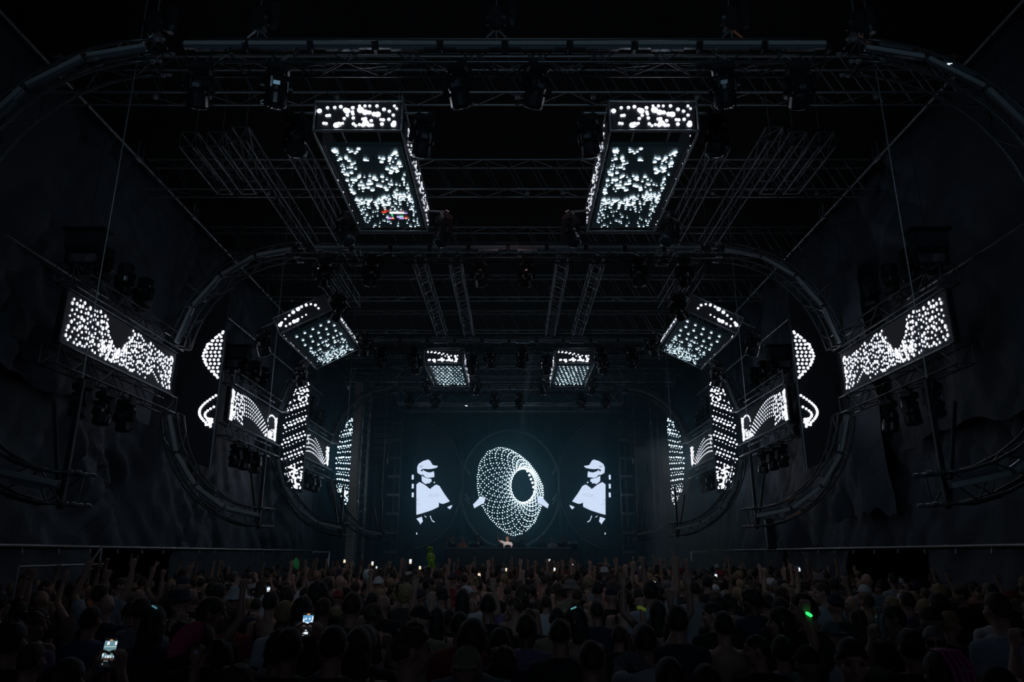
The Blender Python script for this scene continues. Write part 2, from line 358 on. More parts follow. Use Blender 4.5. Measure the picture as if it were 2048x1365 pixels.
# ------------------------------------------------------------------ the four frames of the tunnel
FY = [9.5, 17.2, 25.6, 33.4]; ORD = ['nearest', 'second', 'third', 'farthest']; ZC = 9.73
SIDE = {-1: 'left', 1: 'right'}
def light_bar(root, a, b, N, U, m1=True):
    a, b = Vector(a), Vector(b); T = (b - a); L = T.length; T.normalize(); c = (a + b) / 2
    rot = Matrix((T, N, U)).transposed()
    q = MB(); q.bbox(c, (L, .07, .11), .012, rot); q.box(c + N * -.02 + U * -.075, (L * .55, .06, .05), rot); h = q.build('light_bar', M['barback'], root)
    q = MB(); q.bbox(c + N * -.045 + U * .015, (L * .985, .03, .075), .008, rot); q.build('diffuser', M['bar'], h)
    return h
for fi, Y in enumerate(FY):
    pcs = fi < 2
    t = empty('frame_truss', (0, Y, ZC), 'straight truss with a row of grey light bars atop the %s frame' % ORD[fi], 'truss', 'straight top trusses of the frames')
    truss(t, seg((-4.95, Y + .2, ZC - .02), (4.95, Y + .2, ZC - .02), 20), (0, 1, 0), .34, .42, .024, .012, pcs, M['alublack'])
    for k in range(10):
        x = -4.98 + k * .999 + .02
        light_bar(t, (x, Y - .06, ZC), (x + .91, Y - .06, ZC), Vector((0, 1, 0)), Vector((0, 0, 1)))
        q = MB(); q.bbox((x + .955, Y - .03, ZC - .01), (.07, .12, .16), .015); q.build('joint_clamp', M['black'], t)
    q = MB()
    for k in range(9):
        xs = -4.5 + k * 1.0
        q.tube([(xs + .9 * i / 8, Y + .1 + .03 * math.sin(i), ZC - .16 - .13 * math.sin(math.pi * i / 8) * (0.5 + .5 * math.sin(k * 2.3) ** 2)) for i in range(9)], .008, 5)
    q.build('cable_loom', M['black'], t)
    for x in (-4.4, -1.5, 1.5, 4.4): strut(t, 'hanger', (x, Y + .2, ZC + .2), (x, Y + .2, 12.5), .006, M['black'])
    for s in (-1, 1):
        for up in (1, -1):
            cx, cz, r, rx = (5.5, 6.75, 2.97, 2.72) if up > 0 else (5.68, 5.92, 2.9, 2.5)
            A = [R(90 - i * 82 / 9) for i in range(10)] if up > 0 else [R(-90 + i * 80 / 9) for i in range(10)]
            P = [Vector((s * (cx + rx * math.cos(a)), Y + .2, cz + r * math.sin(a))) for a in A]
            lab = 'curved corner truss with grey light bars, %s %s corner of the %s frame' % ('upper' if up > 0 else 'lower', SIDE[s], ORD[fi])
            t = empty('corner_truss', P[0], lab, 'truss', 'curved corner trusses of the frames')
            truss(t, P, (0, 1, 0), .34, .40, .024, .012, pcs, M['alublack'])
            nb = 4
            for k in range(nb):
                a0 = A[0] + (A[-1] - A[0]) * (k + .03) / nb; a1 = A[0] + (A[-1] - A[0]) * (k + .97) / nb
                rr = r - .03
                p0 = Vector((s * (cx + (rx - .03) * math.cos(a0)), Y - .06, cz + rr * math.sin(a0))); p1 = Vector((s * (cx + (rx - .03) * math.cos(a1)), Y - .06, cz + rr * math.sin(a1)))
                T = (p1 - p0).normalized(); U = Vector((0, 1, 0)).cross(T) * (1 if s * up > 0 else -1); U = -U if (s * up) < 0 else U
                light_bar(t, p0, p1, Vector((0, 1, 0)), T.cross(Vector((0, 1, 0))) * -1)
            e = P[0]
            for dz in (-.2, .2):
                for dy in (-.17, .17):
                    q = MB(); q.lathe([(.02, 0), (.034, .02), (.034, .07), (.018, .09), (.028, .12), (.028, .17), (.012, .19)], e + Vector((0, dy, dz)), (-s, 0, 0), 8); q.build('spigot', M['steel'], t, smooth=False)
            q = MB(); q.tube([P[i] + Vector((0, -.1, .25 if up > 0 else -.22)) + Vector((.04 * math.sin(3 * i), 0, .04 * math.cos(2 * i))) for i in range(10)], .016, 5); q.build('cable_loom', M['black'], t)
            if up < 0:
                q = MB(); q.bbox(e + Vector((s * .12, 0, .62)), (.07, .07, 1.75), .01); q.bbox(e + Vector((s * .30, .0, .5)), (.05, .05, 1.4), .01, Matrix.Rotation(s * .22, 3, 'Y')); q.build('drop_post', M['black'], t)
                strut(t, 'hanging_cable', e + Vector((s * .12, 0, 1.4)), e + Vector((s * .12, 0, 9.5)), .009, M['steel'])
            else:
                strut(t, 'hanger', P[1], (P[1].x, P[1].y, 12.5), .006, M['black']); strut(t, 'hanger', P[6], (P[6].x, P[6].y, 12.5), .006, M['black'])
            if up < 0 and fi == 1 and s > 0:
                q = MB(); q.bbox(P[3] + Vector((-.1, -.2, 0)), (.09, .03, .05), .01); q.build('indicator', mat('orange_indicator', (0, 0, 0), .5, emit=(1, .35, .08), strength=3), t)
            if up > 0 and fi == 0 and s > 0:
                q = MB(); q.bbox(P[3] + Vector((0.02, -.3, -.02)), (.07, .02, .02), .005); q.build('indicator', M['dotc'], t)
            if up < 0 and fi == 1 and s > 0:
                q = MB(); q.bbox(P[2] + Vector((-.35, 0, -.5)), (.2, .2, .7), .03); q.build('cable_bag', M['black'], t)
    # moving heads below the top truss
    xs = [-4.7, -3.5, -.72, .47, 3.35, 4.5]
    pn = ['outermost on the left', 'second from the left', 'left of centre', 'right of centre', 'second from the right', 'outermost on the right']
    for k, x in enumerate(xs):
        head((x, Y + .05, ZC - .2), 'black moving head hung under the %s frame top truss, %s' % (ORD[fi], pn[k]), [.5, .25, .5, .55, .2, .7][k], [.2, .3, -.4, .45, -.3, -.1][k])

# ------------------------------------------------------------------ chain hoists on the nearest frame
def hoist(x, y, z, label, orange):
    t = empty('chain_hoist', (x, y, z), label, 'hoist', 'chain hoists above the nearest frame')
    q = MB(); q.bbox((x, y, z + .45), (.24, .22, .42), .04); q.lathe([(.09, -.16), (.1, -.1), (.1, .1), (.09, .16)], (x, y, z + .45), (1, 0, 0), 12); q.build('motor', M['black'], t)
    q = MB(); q.tube([(x, y, z + .24), (x, y, z + .12), (x + .04, y, z + .06), (x, y, z + .02), (x - .04, y, z + .06)], .014, 6); q.build('hook', M['steel'], t)
    strut(t, 'chain', (x, y, z + .62), (x, y, 12.5), .012, M['steel'])
    q = MB(); q.loft([(0, .05, .05, 0), (.1, .09, .07, 0), (.4, .1, .08, 0), (.44, .1, .08, 0)], 10); q.v = [p + Vector((x + .25, y, z + .3)) for p in q.v]; q.build('chain_bag', M['black'], t)
    for s in (-1, 1): strut(t, 'sling', (x + s * .25, y, z), (x + s * .03, y, z + .25), .018, M['orange'] if (orange and s > 0) else M['steel'])
hoist(-3.95, 9.7, ZC + .25, 'black chain hoist on the nearest frame, left of the row', False)
hoist(-.15, 9.7, ZC + .25, 'black chain hoist on the nearest frame, over its centre', False)
hoist(3.6, 9.7, ZC + .25, 'black chain hoist with an orange sling on the nearest top truss', True)
hoist(5.6, 9.7, ZC + .15, 'black chain hoist with an orange sling on the right corner truss', True)
hoist(-5.6, 9.7, ZC + .15, 'black chain hoist on the left corner truss of the nearest frame', False)

# ------------------------------------------------------------------ LED screens
def dots(name, L, O, U, V, N, m, parent, lift=.012, n=8, rs=.86):
    q = MB()
    for d in L:
        u, v, r = d[:3]; r *= rs; k = d[3] if len(d) > 3 else 1.0
        q.disc(O + U * u + V * v + N * lift, U * r, V * r * k, n if r > .03 else 6)
    return q.build(name, m, parent, kind='stuff')
def clip(L, W, H, e=0.0): return [d for d in L if e <= d[0] <= W - e and e <= d[1] <= H - e]

# patterns, in panel metres
def pat_ceiling_far():       # dense cloud: big dots near the audience, a bright band, then small dots
    g = np.random.default_rng(5); L = []; W, H = 1.18, 3.2
    for i in range(130):
        u = g.uniform(.02, W - .02); v = g.uniform(.03, 1.6)
        if ((u - .62) / .30) ** 2 + ((v - .55) / .5) ** 2 < 1 and g.uniform() < .86: continue
        L.append((u, v, g.choice([.022, .03, .042]), 1.0))
    for u, v in ((.57, 1.02), (.72, 1.0), (.58, 1.34), (.63, 1.37), (.86, .72), (.9, .86), (1.0, .7), (.85, .36), (.97, .33), (.80, .47), (.52, .4)): L.append((u, v, .045))
    for i in range(150):
        u = g.uniform(.02, W - .02); v = 1.78 + .12 * math.sin(u * 5) + abs(g.normal(0, .22)); L.append((u, v, g.choice([.016, .022, .032])))
    for i in range(70):
        u = g.uniform(.02, W - .02); v = g.uniform(2.2, H - .03)
        if .42 < u < .78 and 2.35 < v < 2.85 and g.uniform() < .8: continue
        L.append((u, v, g.choice([.014, .018, .022])))
    for i in range(34): L.append((.03 + g.uniform(0, .07), g.uniform(0, 2.4), .018)); L.append((W - .03 - g.uniform(0, .06), g.uniform(.5, H - .1), .02))
    return clip(L, W, H, .012)
def pat_front_a():
    L = [(.0, .30, .036), (.13, .36, .025), (.25, .365, .026), (.35, .38, .027), (.13, .21, .024), (.17, .215, .026), (.09, .065, .024), (.13, .06, .024), (.30, .03, .045), (.34, .045, .04), (.40, .065, .022), (.42, .155, .025), (.47, .215, .025), (.43, .32, .035), (.46, .30, .045), (.55, .28, .026), (.55, .36, .027), (.56, .24, .024), (.57, .165, .026), (.58, .055, .026), (.62, .02, .022), (.68, .32, .05), (.68, .04, .024), (.76, .275, .044), (.83, .27, .032), (.73, .145, .026), (.77, .15, .027), (.78, .07, .048), (.74, .03, .03), (.84, .03, .03), (.89, .03, .025), (.87, .115, .026), (.91, .24, .036), (.97, .235, .045), (1.03, .135, .024), (1.07, .13, .026), (1.05, .05, .027), (1.07, .33, .028), (1.16, .295, .026), (1.16, .14, .026), (1.23, .22, .025), (1.24, .04, .04), (1.25, .08, .03), (1.24, .395, .022), (.66, .395, .022), (.75, .395, .024), (.83, .395, .022), (.95, .395, .026), (1.28, .345, .02)]
    return [(u, v, r) for u, v, r in L if 0 <= u <= 1.3]
def pat_front_b():
    L = [(.02 + .0, .16, .045)]
    L += [(.08 + k * .13, .20 + .028 * k + .05 * math.sin(k * .5), [.03, .026, .028, .042, .026, .026, .028][k]) for k in range(7)]
    L += [(.15 + k * .12, .06 + .01 * k, [.026, .03, .045, .03, .02, .02][k]) for k in range(6)]
    L += [(.62, .36, .05), (.73, .38, .03), (.86, .36, .03), (.98, .33, .026), (1.08, .25, .03), (1.12, .13, .026), (.47, .07, .04)]
    return clip(L, 1.3, .42)
def pat_grid(seed, far):
    g = np.random.default_rng(seed); L = []; W, H = 1.18, 3.2
    if not far:
        for j in range(5):
            for i in range(5): L.append((.12 + i * .24 + .06 * (j % 2), .2 + j * .42, .045))
        for i in range(150):
            v = 3.2 - abs(g.normal(0, .75)); L.append((g.uniform(.03, W - .03), v, g.choice([.016, .022, .032])))
        L = [d for d in L if d[1] > .1 and (d[1] > 1.3 or d[2] > .04)]
    else:
        for j in range(11):
            for i in range(8):
                L.append((.06 + i * .150 + .05 * (j % 3), .10 + j * .29 + g.normal(0, .025), g.choice([.024, .032, .042])))
                if g.uniform() < .15 + .035 * j: L.append((.1 + i * .150 + g.uniform(0, .06), .22 + j * .29 + g.uniform(0, .08), .024))
    return clip(L, W, H, .01)
def pat_front_c():
    L = []
    for k in range(8):
        L += [(.06 + k * .145, .36 - .004 * k * k + .005, .024), (.045 + k * .145 - .012 * k, .355 - .006 * k * k, .022)] if k else [(.06, .36, .026)]
    L += [(.1, .05, .03), (.14, .06, .032), (.26, .05, .03), (.31, .05, .04), (.32, .01, .04), (.45, .05, .024), (.5, .06, .028), (.58, .11, .036), (.6, .04, .045), (.66, .06, .03), (.76, .035, .024), (.82, .05, .03), (.87, .07, .045), (.84, .17, .038), (.92, .02, .022), (.97, .03, .03), (1.08, .2, .036), (1.13, .09, .046), (1.12, .01, .03), (1.06, .0, .02), (1.17, .22, .02)]
    return [(u, v, r) for u, v, r in L if -.02 <= u <= 1.3 and v >= 0]
def pat_side(kind):          # 4.45 x 0.95, u runs from the near end to the frame
    g = np.random.default_rng(20 + kind); L = []; W, H = 4.45, .95
    if kind == 0:
        def free(u, v):
            if ((u - 1.85) / .46) ** 2 + ((v - 1.0) / .62) ** 2 < 1: return False
            if 3.15 < u < 4.15 and v < .50 - 1.15 * abs(u - 3.62): return False
            if u > 2.2 and v > .97 - .10 * (u - 2.2): return False
            return True
        P_ = []
        for i in range(4000):
            u, v = g.uniform(.03, W - .03), g.uniform(.03, H - .03); r = g.choice([.024, .030, .038, .044], p=[.3, .35, .25, .1])
            dm = .066 if (1.2 < u < 2.6 and v < .55) else .084
            if free(u, v) and len(P_) < 285 and all((u - a) ** 2 + (v - b) ** 2 > dm ** 2 for a, b in P_) : P_.append((u, v)); L.append((u, v, r, 1.15))
        for k in range(2):
            for i in range(13):
                t = i / 12; L.append((1.35 + 1.05 * t, .32 - .11 * k + (.42 + .05 * k) * (2 * t - 1) ** 2, .028, 1.15))
        for i in range(9): L.append((3.22 + .075 * i, .42 - .042 * i, .022, 1.2)); L.append((3.8 + .06 * i, .60 - .045 * i, .022, 1.2))
        for i in range(14): L.append((W - .05 - g.uniform(0, .12), g.uniform(.05, .85), .03, 1.3))
    elif kind == 1:
        for i in range(90): L.append((abs(g.normal(0, .13)) + .03, g.uniform(.02, H - .02), .034, 1.25))
        for i in range(120): L.append((W - .04 - abs(g.normal(0, .11)), g.uniform(.02, H - .12), .036, 1.2))
        for i in range(70): L.append((3.75 + g.normal(0, .2), max(.03, abs(g.normal(.05, .16))), .03, 1.2))
        for k in range(6):
            n_ = 21 - k
            for i in range(n_):
                t = i / (n_ - 1); L.append((.42 + (3.2 - .07 * k) * t, .84 - .15 * k + (.13 + .03 * k) * math.sin(math.pi * t ** .8) - (.66 - .12 * k) * t ** 2.4, (.030 if k % 2 == 0 else .022), 1.25))
        for k in range(6):
            for i in range(7): t = i / 6; L.append((.3 + .75 * t + .1 * g.uniform(), .9 - .15 * k - .12 * t + .05 * g.uniform(), .032, 1.3))
        for i in range(14): a = math.pi * i / 13; L.append((3.9 - .45 * math.cos(a), .56 + .27 * math.sin(a), .034, 1.2))
        L = [d for d in L if not ((d[0] - 3.92) / .33) ** 2 + ((d[1] - .56) / .22) ** 2 < 1]
    else:
        for k in range(5):
            n_ = 21
            for i in range(n_):
                t = i / (n_ - 1); L.append((.05 + (4.05 - .1 * k) * t, .56 - .13 * k + (.46 - .055 * k) * math.sin(math.pi * min(1, t * 1.02) ** .8) - (.55 - .12 * k) * t ** 2, .028, 1.25))
        for i in range(110): L.append((W - .04 - abs(g.normal(0, .25)), g.uniform(.02, H - .1), .032, 1.2))
        for i in range(40): L.append((abs(g.normal(0, .35)) + .03, g.uniform(.45, H - .05), .034, 1.2))
    return [d for d in clip(L, W, H, .02)]
SP = [pat_side(0), pat_side(1), pat_side(2)]
PLACE = ['nearest', 'middle', 'farthest']
for i in range(3):
    Y = FY[i + 1]; ya, yb = Y - 4.15, Y + .55
    for s in (-1, 1):
        X = s * 8.42; nrm = Vector((-s, 0, 0)); sd = SIDE[s]
        t = empty('led_screen', (X, (ya + yb) / 2, 6.57), 'wide LED screen of white dots along the %s wall, the %s of three' % (sd, PLACE[i]), 'screen', 'LED screens along the walls')
        q = MB(); q.bbox((X + s * .06, (ya + yb) / 2, 6.57), (.12, yb - ya, 1.06), .012); q.build('cabinet', M['black'], t)
        q = MB(); q.box((X - s * .004, (ya + yb) / 2, 6.57), (.012, yb - ya - .06, 1.0)); pn = q.build('panel', M['panel'], t)
        dots('dot_image', SP[i], Vector((X - s * .006, ya + .125, 6.57 - .475)), Vector((0, 1, 0)), Vector((0, 0, 1)), nrm, M['dot'], pn)
        q = MB()
        for k in range(18): q.box((X - s * .01, ya + .3 + k * .24, 7.085), (.02, .06, .03))
        q.build('latch', M['gloss'], t, kind='stuff')
        q = MB()
        for zz in (7.1, 6.04): q.box((X - s * .012, (ya + yb) / 2, zz), (.05, yb - ya, .025))
        q.build('edge_rail', M['barback'], t)
        for up in (1, -1):
            z = 6.57 + up * .80
            tr = empty('screen_truss', (X, ya, z), 'box truss along the %s edge of the %s LED screen on the %s wall' % ('top' if up > 0 else 'bottom', PLACE[i], sd), 'truss', 'trusses that carry the wall screens')
            truss(tr, seg((X + s * .05, ya - .1, z), (X + s * .05, yb + .1, z), 10), (1, 0, 0), .34, .38, .022, .012, i == 0, M['alublack'] if i == 0 else M['alu'])
            strut(tr, 'end_upright', (X - s * .12, yb + .1, z - .2), (X - s * .12, yb + .1, z + .2), .024, M['alublack'])
            if up > 0:
                for yy in (ya + .4, yb - .6): strut(tr, 'hanger', (X + s * .05, yy, z + .15), (X + s * .05, yy, 12.5), .006, M['black'])
            for k in range(3):
                yy = ya + 1.05 + k * .85
                lab = 'black moving head %s the %s %s wall screen, %s' % ('standing on' if up > 0 else 'hung under', PLACE[i], sd, ['nearest the crowd', 'middle one', 'nearest the stage'][k])
                head((X + s * .02, yy, z + up * .2), lab, R([172, 168, 176][k]) - math.pi + (.2 if up > 0 else .1 * k), s * .4 + .15 * k, flip=up > 0, group='moving heads on the wall screens')
        # flood on a tall yoke at the near end
        fl = empty('strobe_flood', (X, ya + .3, 7.6), 'square black flood on a yoke at the near end of the %s %s wall screen' % (PLACE[i], sd), 'stage light', 'square floods on the wall screens')
        q = MB(); q.bbox((X, ya + .3, 7.62), (.3, .3, .16), .02); q.bbox((X, ya + .3, 7.73), (.66, .1, .05), .01)
        for x in (-.33, .33): q.bbox((X + x, ya + .3, 7.95), (.04, .09, .46), .01)
        q.build('yoke', M['gloss'], fl)
        q = MB(); q.bbox((X, ya + .3, 8.2), (.72, .26, .42), .03); q.bbox((X, ya + .3, 8.43), (.86, .34, .06), .01); q.build('housing', M['black'], fl)
        q = MB(); q.box((X, ya + .155, 8.2), (.62, .02, .32)); q.build('front_glass', M['lens'], fl)

# ------------------------------------------------------------------ ceiling LED boxes
def led_box(org, roll, W, L, H, z0, pf, pb, seed, label, mdot, sideN=90):
    """frame box: front and sides are LED strips, the underside an LED panel set back from the front."""
    t = empty('hanging_led_box', org, label, 'screen', 'LED boxes hung from the roof'); o = Vector(org)
    rm = Matrix.Rotation(roll, 3, 'Y'); X, Yv, Z = rm @ Vector((1, 0, 0)), Vector((0, 1, 0)), rm @ Vector((0, 0, 1))
    def P(x, y, z): return o + X * x + Yv * y + Z * z
    for x in (-W / 2, W / 2):
        for z in (0, H): strut(t, 'frame_tube', P(x, 0, z), P(x, L, z), .022, M['steel'])
        for y in (0, L): strut(t, 'frame_tube', P(x, y, 0), P(x, y, H), .022, M['steel'])
    for y in (0, L):
        for z in (0, H): strut(t, 'frame_tube', P(-W / 2, y, z), P(W / 2, y, z), .022, M['steel'])
    for x in (-.3, .3): strut(t, 'crossbar', P(x, 0, .1), P(x, .62, .1), .014, M['steel'])
    q = MB(); q.bbox(P(0, .06, H / 2 + .03), (W - .08, .08, H - .05), .01, rm); fp = q.build('front_panel', M['panel'], t)
    dots('dot_image', pf, P(-W / 2 + .075, .018, .08), X, Z, -Yv, M['dot'], fp, n=12, rs=1.12)
    q = MB(); q.bbox(P(0, .58 + 1.62, .11), (W - .2, L - .62, .1), .01, rm); bp = q.build('underside_panel', M['panelc'], t)
    dots('dot_image', pb, P(-W / 2 + .14, .60, .055), X, Yv, -Z, mdot, bp, rs=.82)
    g = np.random.default_rng(seed)
    for s in (-1, 1):
        q = MB(); q.bbox(P(s * (W / 2 - .03), L / 2 + .25, H / 2 + .02), (.06, L - .6, H - .1), .01, rm); sp = q.build('side_panel', M['panel'], t)
        Ls = [(g.uniform(0, L - .65), g.uniform(.02, H - .16), g.choice([.02, .028])) for _ in range(sideN)]
        dots('dot_image', Ls, P(s * (W / 2 + .002), .57, .08), Yv, Z, X * s, M['dot'], sp)
    for x in (-1, 1):
        for y in (.2, L + .05): strut(t, 'outrigger', P(x * W / 2, min(y, L - .02), .47), P(x * 1.16, y, .47), .022, M['steel'])
    for x in (-W / 2 + .1, W / 2 - .1):
        for y in (.3, L - .3):
            a = P(x, y, H); strut(t, 'hanger', a, (a.x, a.y, 12.5), .006, M['black'])
    return t, P
pa_, pf_ = pat_ceiling_far(), pat_front_a()
NM = {-1: 'left', 1: 'right'}
corner = ['outer front', 'inner front', 'outer back', 'inner back']
for s in (-1, 1):
    t, P = led_box((s * 2.44, 10.45, 8.88), 0, 1.46, 3.85, .56, 0, pf_, pa_, 3, 'long LED box of white dots hung behind the nearest frame, %s of the aisle' % NM[s], M['dotc'])
    if s < 0:
        q = MB()                                            # the glitching tiles on the left box
        N = Vector((0, 0, -1)); o = P(-.59, .60, .04)
        for (u, v, a, b, k) in ((.46, 2.42, .10, .05, 0), (.52, 2.37, .1, .03, 0), (.62, 2.42, .3, .09, 1), (.86, 2.46, .12, .05, 2), (.52, 2.68, .1, .07, 2), (.58, 2.72, .1, .04, 0), (.74, 2.62, .13, .08, 2), (.80, 2.60, .08, .06, 3), (.88, 2.68, .09, .05, 0), (.64, 2.52, .03, .12, 3), (.84, 2.42, .06, .04, 0), (.78, 2.72, .1, .04, 2)):
            q.add([o + Vector((u, v, 0)), o + Vector((u + a, v, 0)), o + Vector((u + a, v + b, 0)), o + Vector((u, v + b, 0))], [(0, 1, 2, 3)], k)
        q.build('glitch_tiles', [mat('glitch_red', emit=(1, .08, .03), strength=1.2), mat('glitch_white', emit=(.8, .95, 1), strength=1.5), mat('glitch_violet', emit=(.55, .4, 1), strength=1.2), mat('glitch_green', emit=(.05, .8, .3), strength=1)], t, kind='stuff')
    led_box((s * 2.44, 26.05, 9.0), 0, 1.46, 3.85, .56, 0, pat_front_c(), pat_grid(8, True), 4, 'small looking LED box of white dots hung before the stage, %s of the aisle' % NM[s], M['dotc'])
    t, P = led_box((s * 5.42, 18.5, 8.18), s * R(27), 1.5, 3.8, .5, 0, [(1.35 - u, v, r) for u, v, r in pat_front_b()] if s > 0 else pat_front_b(), pat_grid(9, False), 5, 'tilted LED box of white dots in the upper %s corner behind the second frame' % NM[s], M['dotc'])
    for (bx, by, bz, nm) in ((2.44, 10.45, 9.0, 'long'), (2.44, 26.05, 9.1, 'far small')):
        for k, (dx, dy) in enumerate(((1.06, .2), (-1.06, .2), (1.06, 3.9), (-1.06, 3.9))):
            head((s * (bx + dx), by + dy, bz + .34), 'moving head at the %s corner of the %s %s LED box' % (corner[k], NM[s], nm), [.2, .5, .6, .4][k], [.3, -.3, 2.2, -2.4][k] * s, group='moving heads around the ceiling boxes')
    for k, (dx, dy) in enumerate(((1.1, .2), (-1.1, .2), (1.1, 3.85), (-1.1, 3.85))):
        head(P(dx * s, dy, .45), 'moving head at the %s corner of the tilted LED box at upper %s' % (corner[k], NM[s]), [.5, .7, .4, .5][k], [.5, -.9, .3, -.4][k] * s, group='moving heads around the ceiling boxes')

# ------------------------------------------------------------------ tall half-round wing screens
def wing(s, Y, xi, zc, hh, wd, kind, label):
    t = empty('wing_screen', (s * xi, Y, zc), label, 'screen', 'tall half-round LED wings')
    o = Vector((s * xi, Y, zc)); X = Vector((s, 0, 0)); Z = Vector((0, 0, 1)); Nn = Vector((0, -1, 0))
    def edge(v): return wd * max(0, 1 - abs(v) ** 2.4) ** .5
    n = 28; vv = [-1 + 2 * i / n for i in range(n + 1)]
    ring = [o + Z * (v * hh) + X * (edge(v) + .05) for v in vv] + [o + Z * hh * 1.01 , o - Z * hh * 1.01]
    q = MB(); k = len(ring); bk = [p + Vector((0, .16, 0)) for p in ring]
    q.add(ring + bk, [tuple(range(k)), tuple(reversed(range(k, 2 * k)))] + [(i, (i + 1) % k, (i + 1) % k + k, i + k) for i in range(k)]); q.build('panel', M['wingp'], t)
    strut(t, 'edge_rail', o + Vector((-s * .015, 0, -hh * 1.02)), o + Vector((-s * .015, 0, hh * 1.02)), .018, M['alu'])
    strut(t, 'hanger', o + Vector((s * .1, .1, hh)), (o.x + s * .1, o.y + .1, 12.5), .006, M['black'])
    g = np.random.default_rng(31 + kind); L = []
    if kind == 0:
        for row in range(12):                                # upper crescent
            v = 1.28 - row * .112; w_ = .47 * math.sin(math.pi * min(1, (row + .5) / 12.2) ** 1.05)
            for i in range(1 + int(w_ / .115)): L.append((.06 + i * .118 + .03 * (row % 2), v, .043))
        for i in range(16): tt = i / 15; L.append((.05 + .47 * math.sin(math.pi * tt), 1.32 - 1.33 * tt, .043))
        for i in range(17): tt = i / 16; L.append((.04 + .40 * math.sin(math.pi * tt * .96), -.52 - .86 * tt, .042))   # lower ring
        for i in range(9): tt = i / 8; L.append((.06 + .22 * math.sin(math.pi * tt), -.84 - .42 * tt, .040))
        for i in range(14): L.append((.05 + abs(g.normal(.06, .06)), -1.16 - .18 * g.uniform(), .036))
    else:
        rows = 21; 
        for r_ in range(rows):
            v = hh * (.90 - 1.80 * r_ / (rows - 1)); big = (r_ * 7 + kind) % 3
            sl = (.42 if kind == 1 else .75 * (.5 - r_ / rows))
            for i in range(9):
                u = .05 + i * .122 + .06 * (r_ % 2) + g.normal(0, .006); vz = v - sl * u + g.normal(0, .012) + .05 * math.sin(r_ * 1.9)
                if u < edge(vz / hh) - .06: L.append((u, vz, (.022, .036, .046)[big] * (1.15 if g.uniform() < .25 else 1)))
        for i in range(130 if kind == 1 else 70):
            v = hh * (-.55 - .38 * g.uniform()) if i % 3 else hh * (.55 + .38 * g.uniform()); u = g.uniform(.04, .9)
            if u < edge(v / hh) - .07: L.append((u, v, g.choice([.03, .042])))
    dots('dot_image', L, o, X, Z, Nn, M['dot'] if kind < 2 else M['dotb'], t, lift=.012)
for s in (-1, 1):
    wing(s, 19.6, 8.02, 6.92, 2.5, 1.15, 0, 'tall dark half-round LED wing with two crescents of dots by the %s wall' % SIDE[s])
    wing(s, 28.4, 8.00, 6.72, 2.25, .98, 1, 'tall half-round LED wing full of dotted rows in the middle of the %s wall' % SIDE[s])
    wing(s, 36.8, 7.92, 6.76, 2.33, .92, 2, 'tall half-round LED wing behind the mast at the %s of the stage' % SIDE[s])

# ------------------------------------------------------------------ stage
q = MB(); q.box((0, 37.6, .65), (13.4, 8.6, 1.3)); st = q.build('stage_deck', M['black']); tag(st, 'wide black stage deck at the far end of the hall', 'stage')
q = MB(); q.box((0, 33.2, .6), (13.5, .06, 1.2)); tag(q.build('stage_valance', M['fabric']), 'black cloth valance across the front of the stage deck', 'drape')
ZB = 1.3
dk = empty('dj_desk', (0, 35.6, ZB), 'long black DJ desk with a thin bright edge at the centre of the stage', 'desk')
q = MB(); q.bbox((-.1, 35.6, ZB + .58), (5.8, .8, 1.14), .03); q.build('front_panel', M['black'], dk)
q = MB(); q.bbox((-.1, 35.6, ZB + 1.175), (6.0, .9, .05), .01); q.build('desk_top', M['barback'], dk)
for k, (x, nm) in enumerate(((-.45, 'player'), (-.1, 'mixer'), (.25, 'player'), (.6, 'player'))):
    q = MB(); q.bbox((x, 35.55, ZB + 1.25), (.31, .38, .1), .015); q.lathe([(.09, 0), (.1, .01), (.09, .02)], (x, 35.5, ZB + 1.3), (0, 0, 1), 14); q.box((x, 35.66, ZB + 1.32), (.16, .1, .03))
    tag(q.build(nm, M['gloss']), 'black DJ %s on the desk, number %s from the left end' % (nm, ['one', 'two', 'three', 'four'][k]) if nm == 'player' else 'black DJ mixer between the players on the desk', 'dj gear')
for x, nm in ((-1.75, 'left'), (3.1, 'right')):
    q = MB(); q.bbox((x, 36.9, ZB + .55), (.6, .6, 1.1), .03); q.bbox((x, 36.8, ZB + 1.3), (.45, .3, .35), .02, Matrix.Rotation(.5, 3, 'X')); tag(q.build('monitor_speaker', M['black']), 'black wedge monitor on a case at the %s of the DJ desk' % nm, 'speaker')
q = MB(); q.bbox((4.3, 34.6, ZB + .3), (.5, .4, .3), .02, Matrix.Rotation(.5, 3, 'X')); q.box((4.3, 34.6, ZB + .08), (1.3, .5, .06)); tag(q.build('floor_monitor', M['steel']), 'pale wedge lying on a low riser at the right of the stage', 'speaker')

# centre ring screen and the two half-round side screens
def poly_trim(name, pts, r, m, parent): q = MB(); q.tube(pts, r, 6); return q.build(name, m, parent)
YB = 40.0; zc = 5.65; ea, eb = 2.62, 3.05
t = empty('ring_screen', (0, YB, zc), 'large oval LED screen behind the desk showing a dotted torus and two hands', 'screen')
ov = [Vector((ea * math.cos(a), YB, zc + eb * math.sin(a))) for a in [2 * math.pi * i / 48 for i in range(48)]]
q = MB(); k = 48; bk = [p + Vector((0, .2, 0)) for p in ov]
q.add(ov + bk, [tuple(range(k)), tuple(reversed(range(k, 2 * k)))] + [(i, (i + 1) % k, (i + 1) % k + k, i + k) for i in range(k)]); pn = q.build('panel', M['wingp'], t)
OUT = [(954.3, 954), (959, 926), (976, 903), (999, 894.5), (1020, 899), (1039, 910), (1058, 926), (1075, 948.6), (1086, 973), (1087, 992), (1082, 1017), (1069.5, 1046), (1048.6, 1066.7), (1031, 1072), (1020, 1071), (999, 1057), (978, 1036), (963, 1011), (955, 981)]
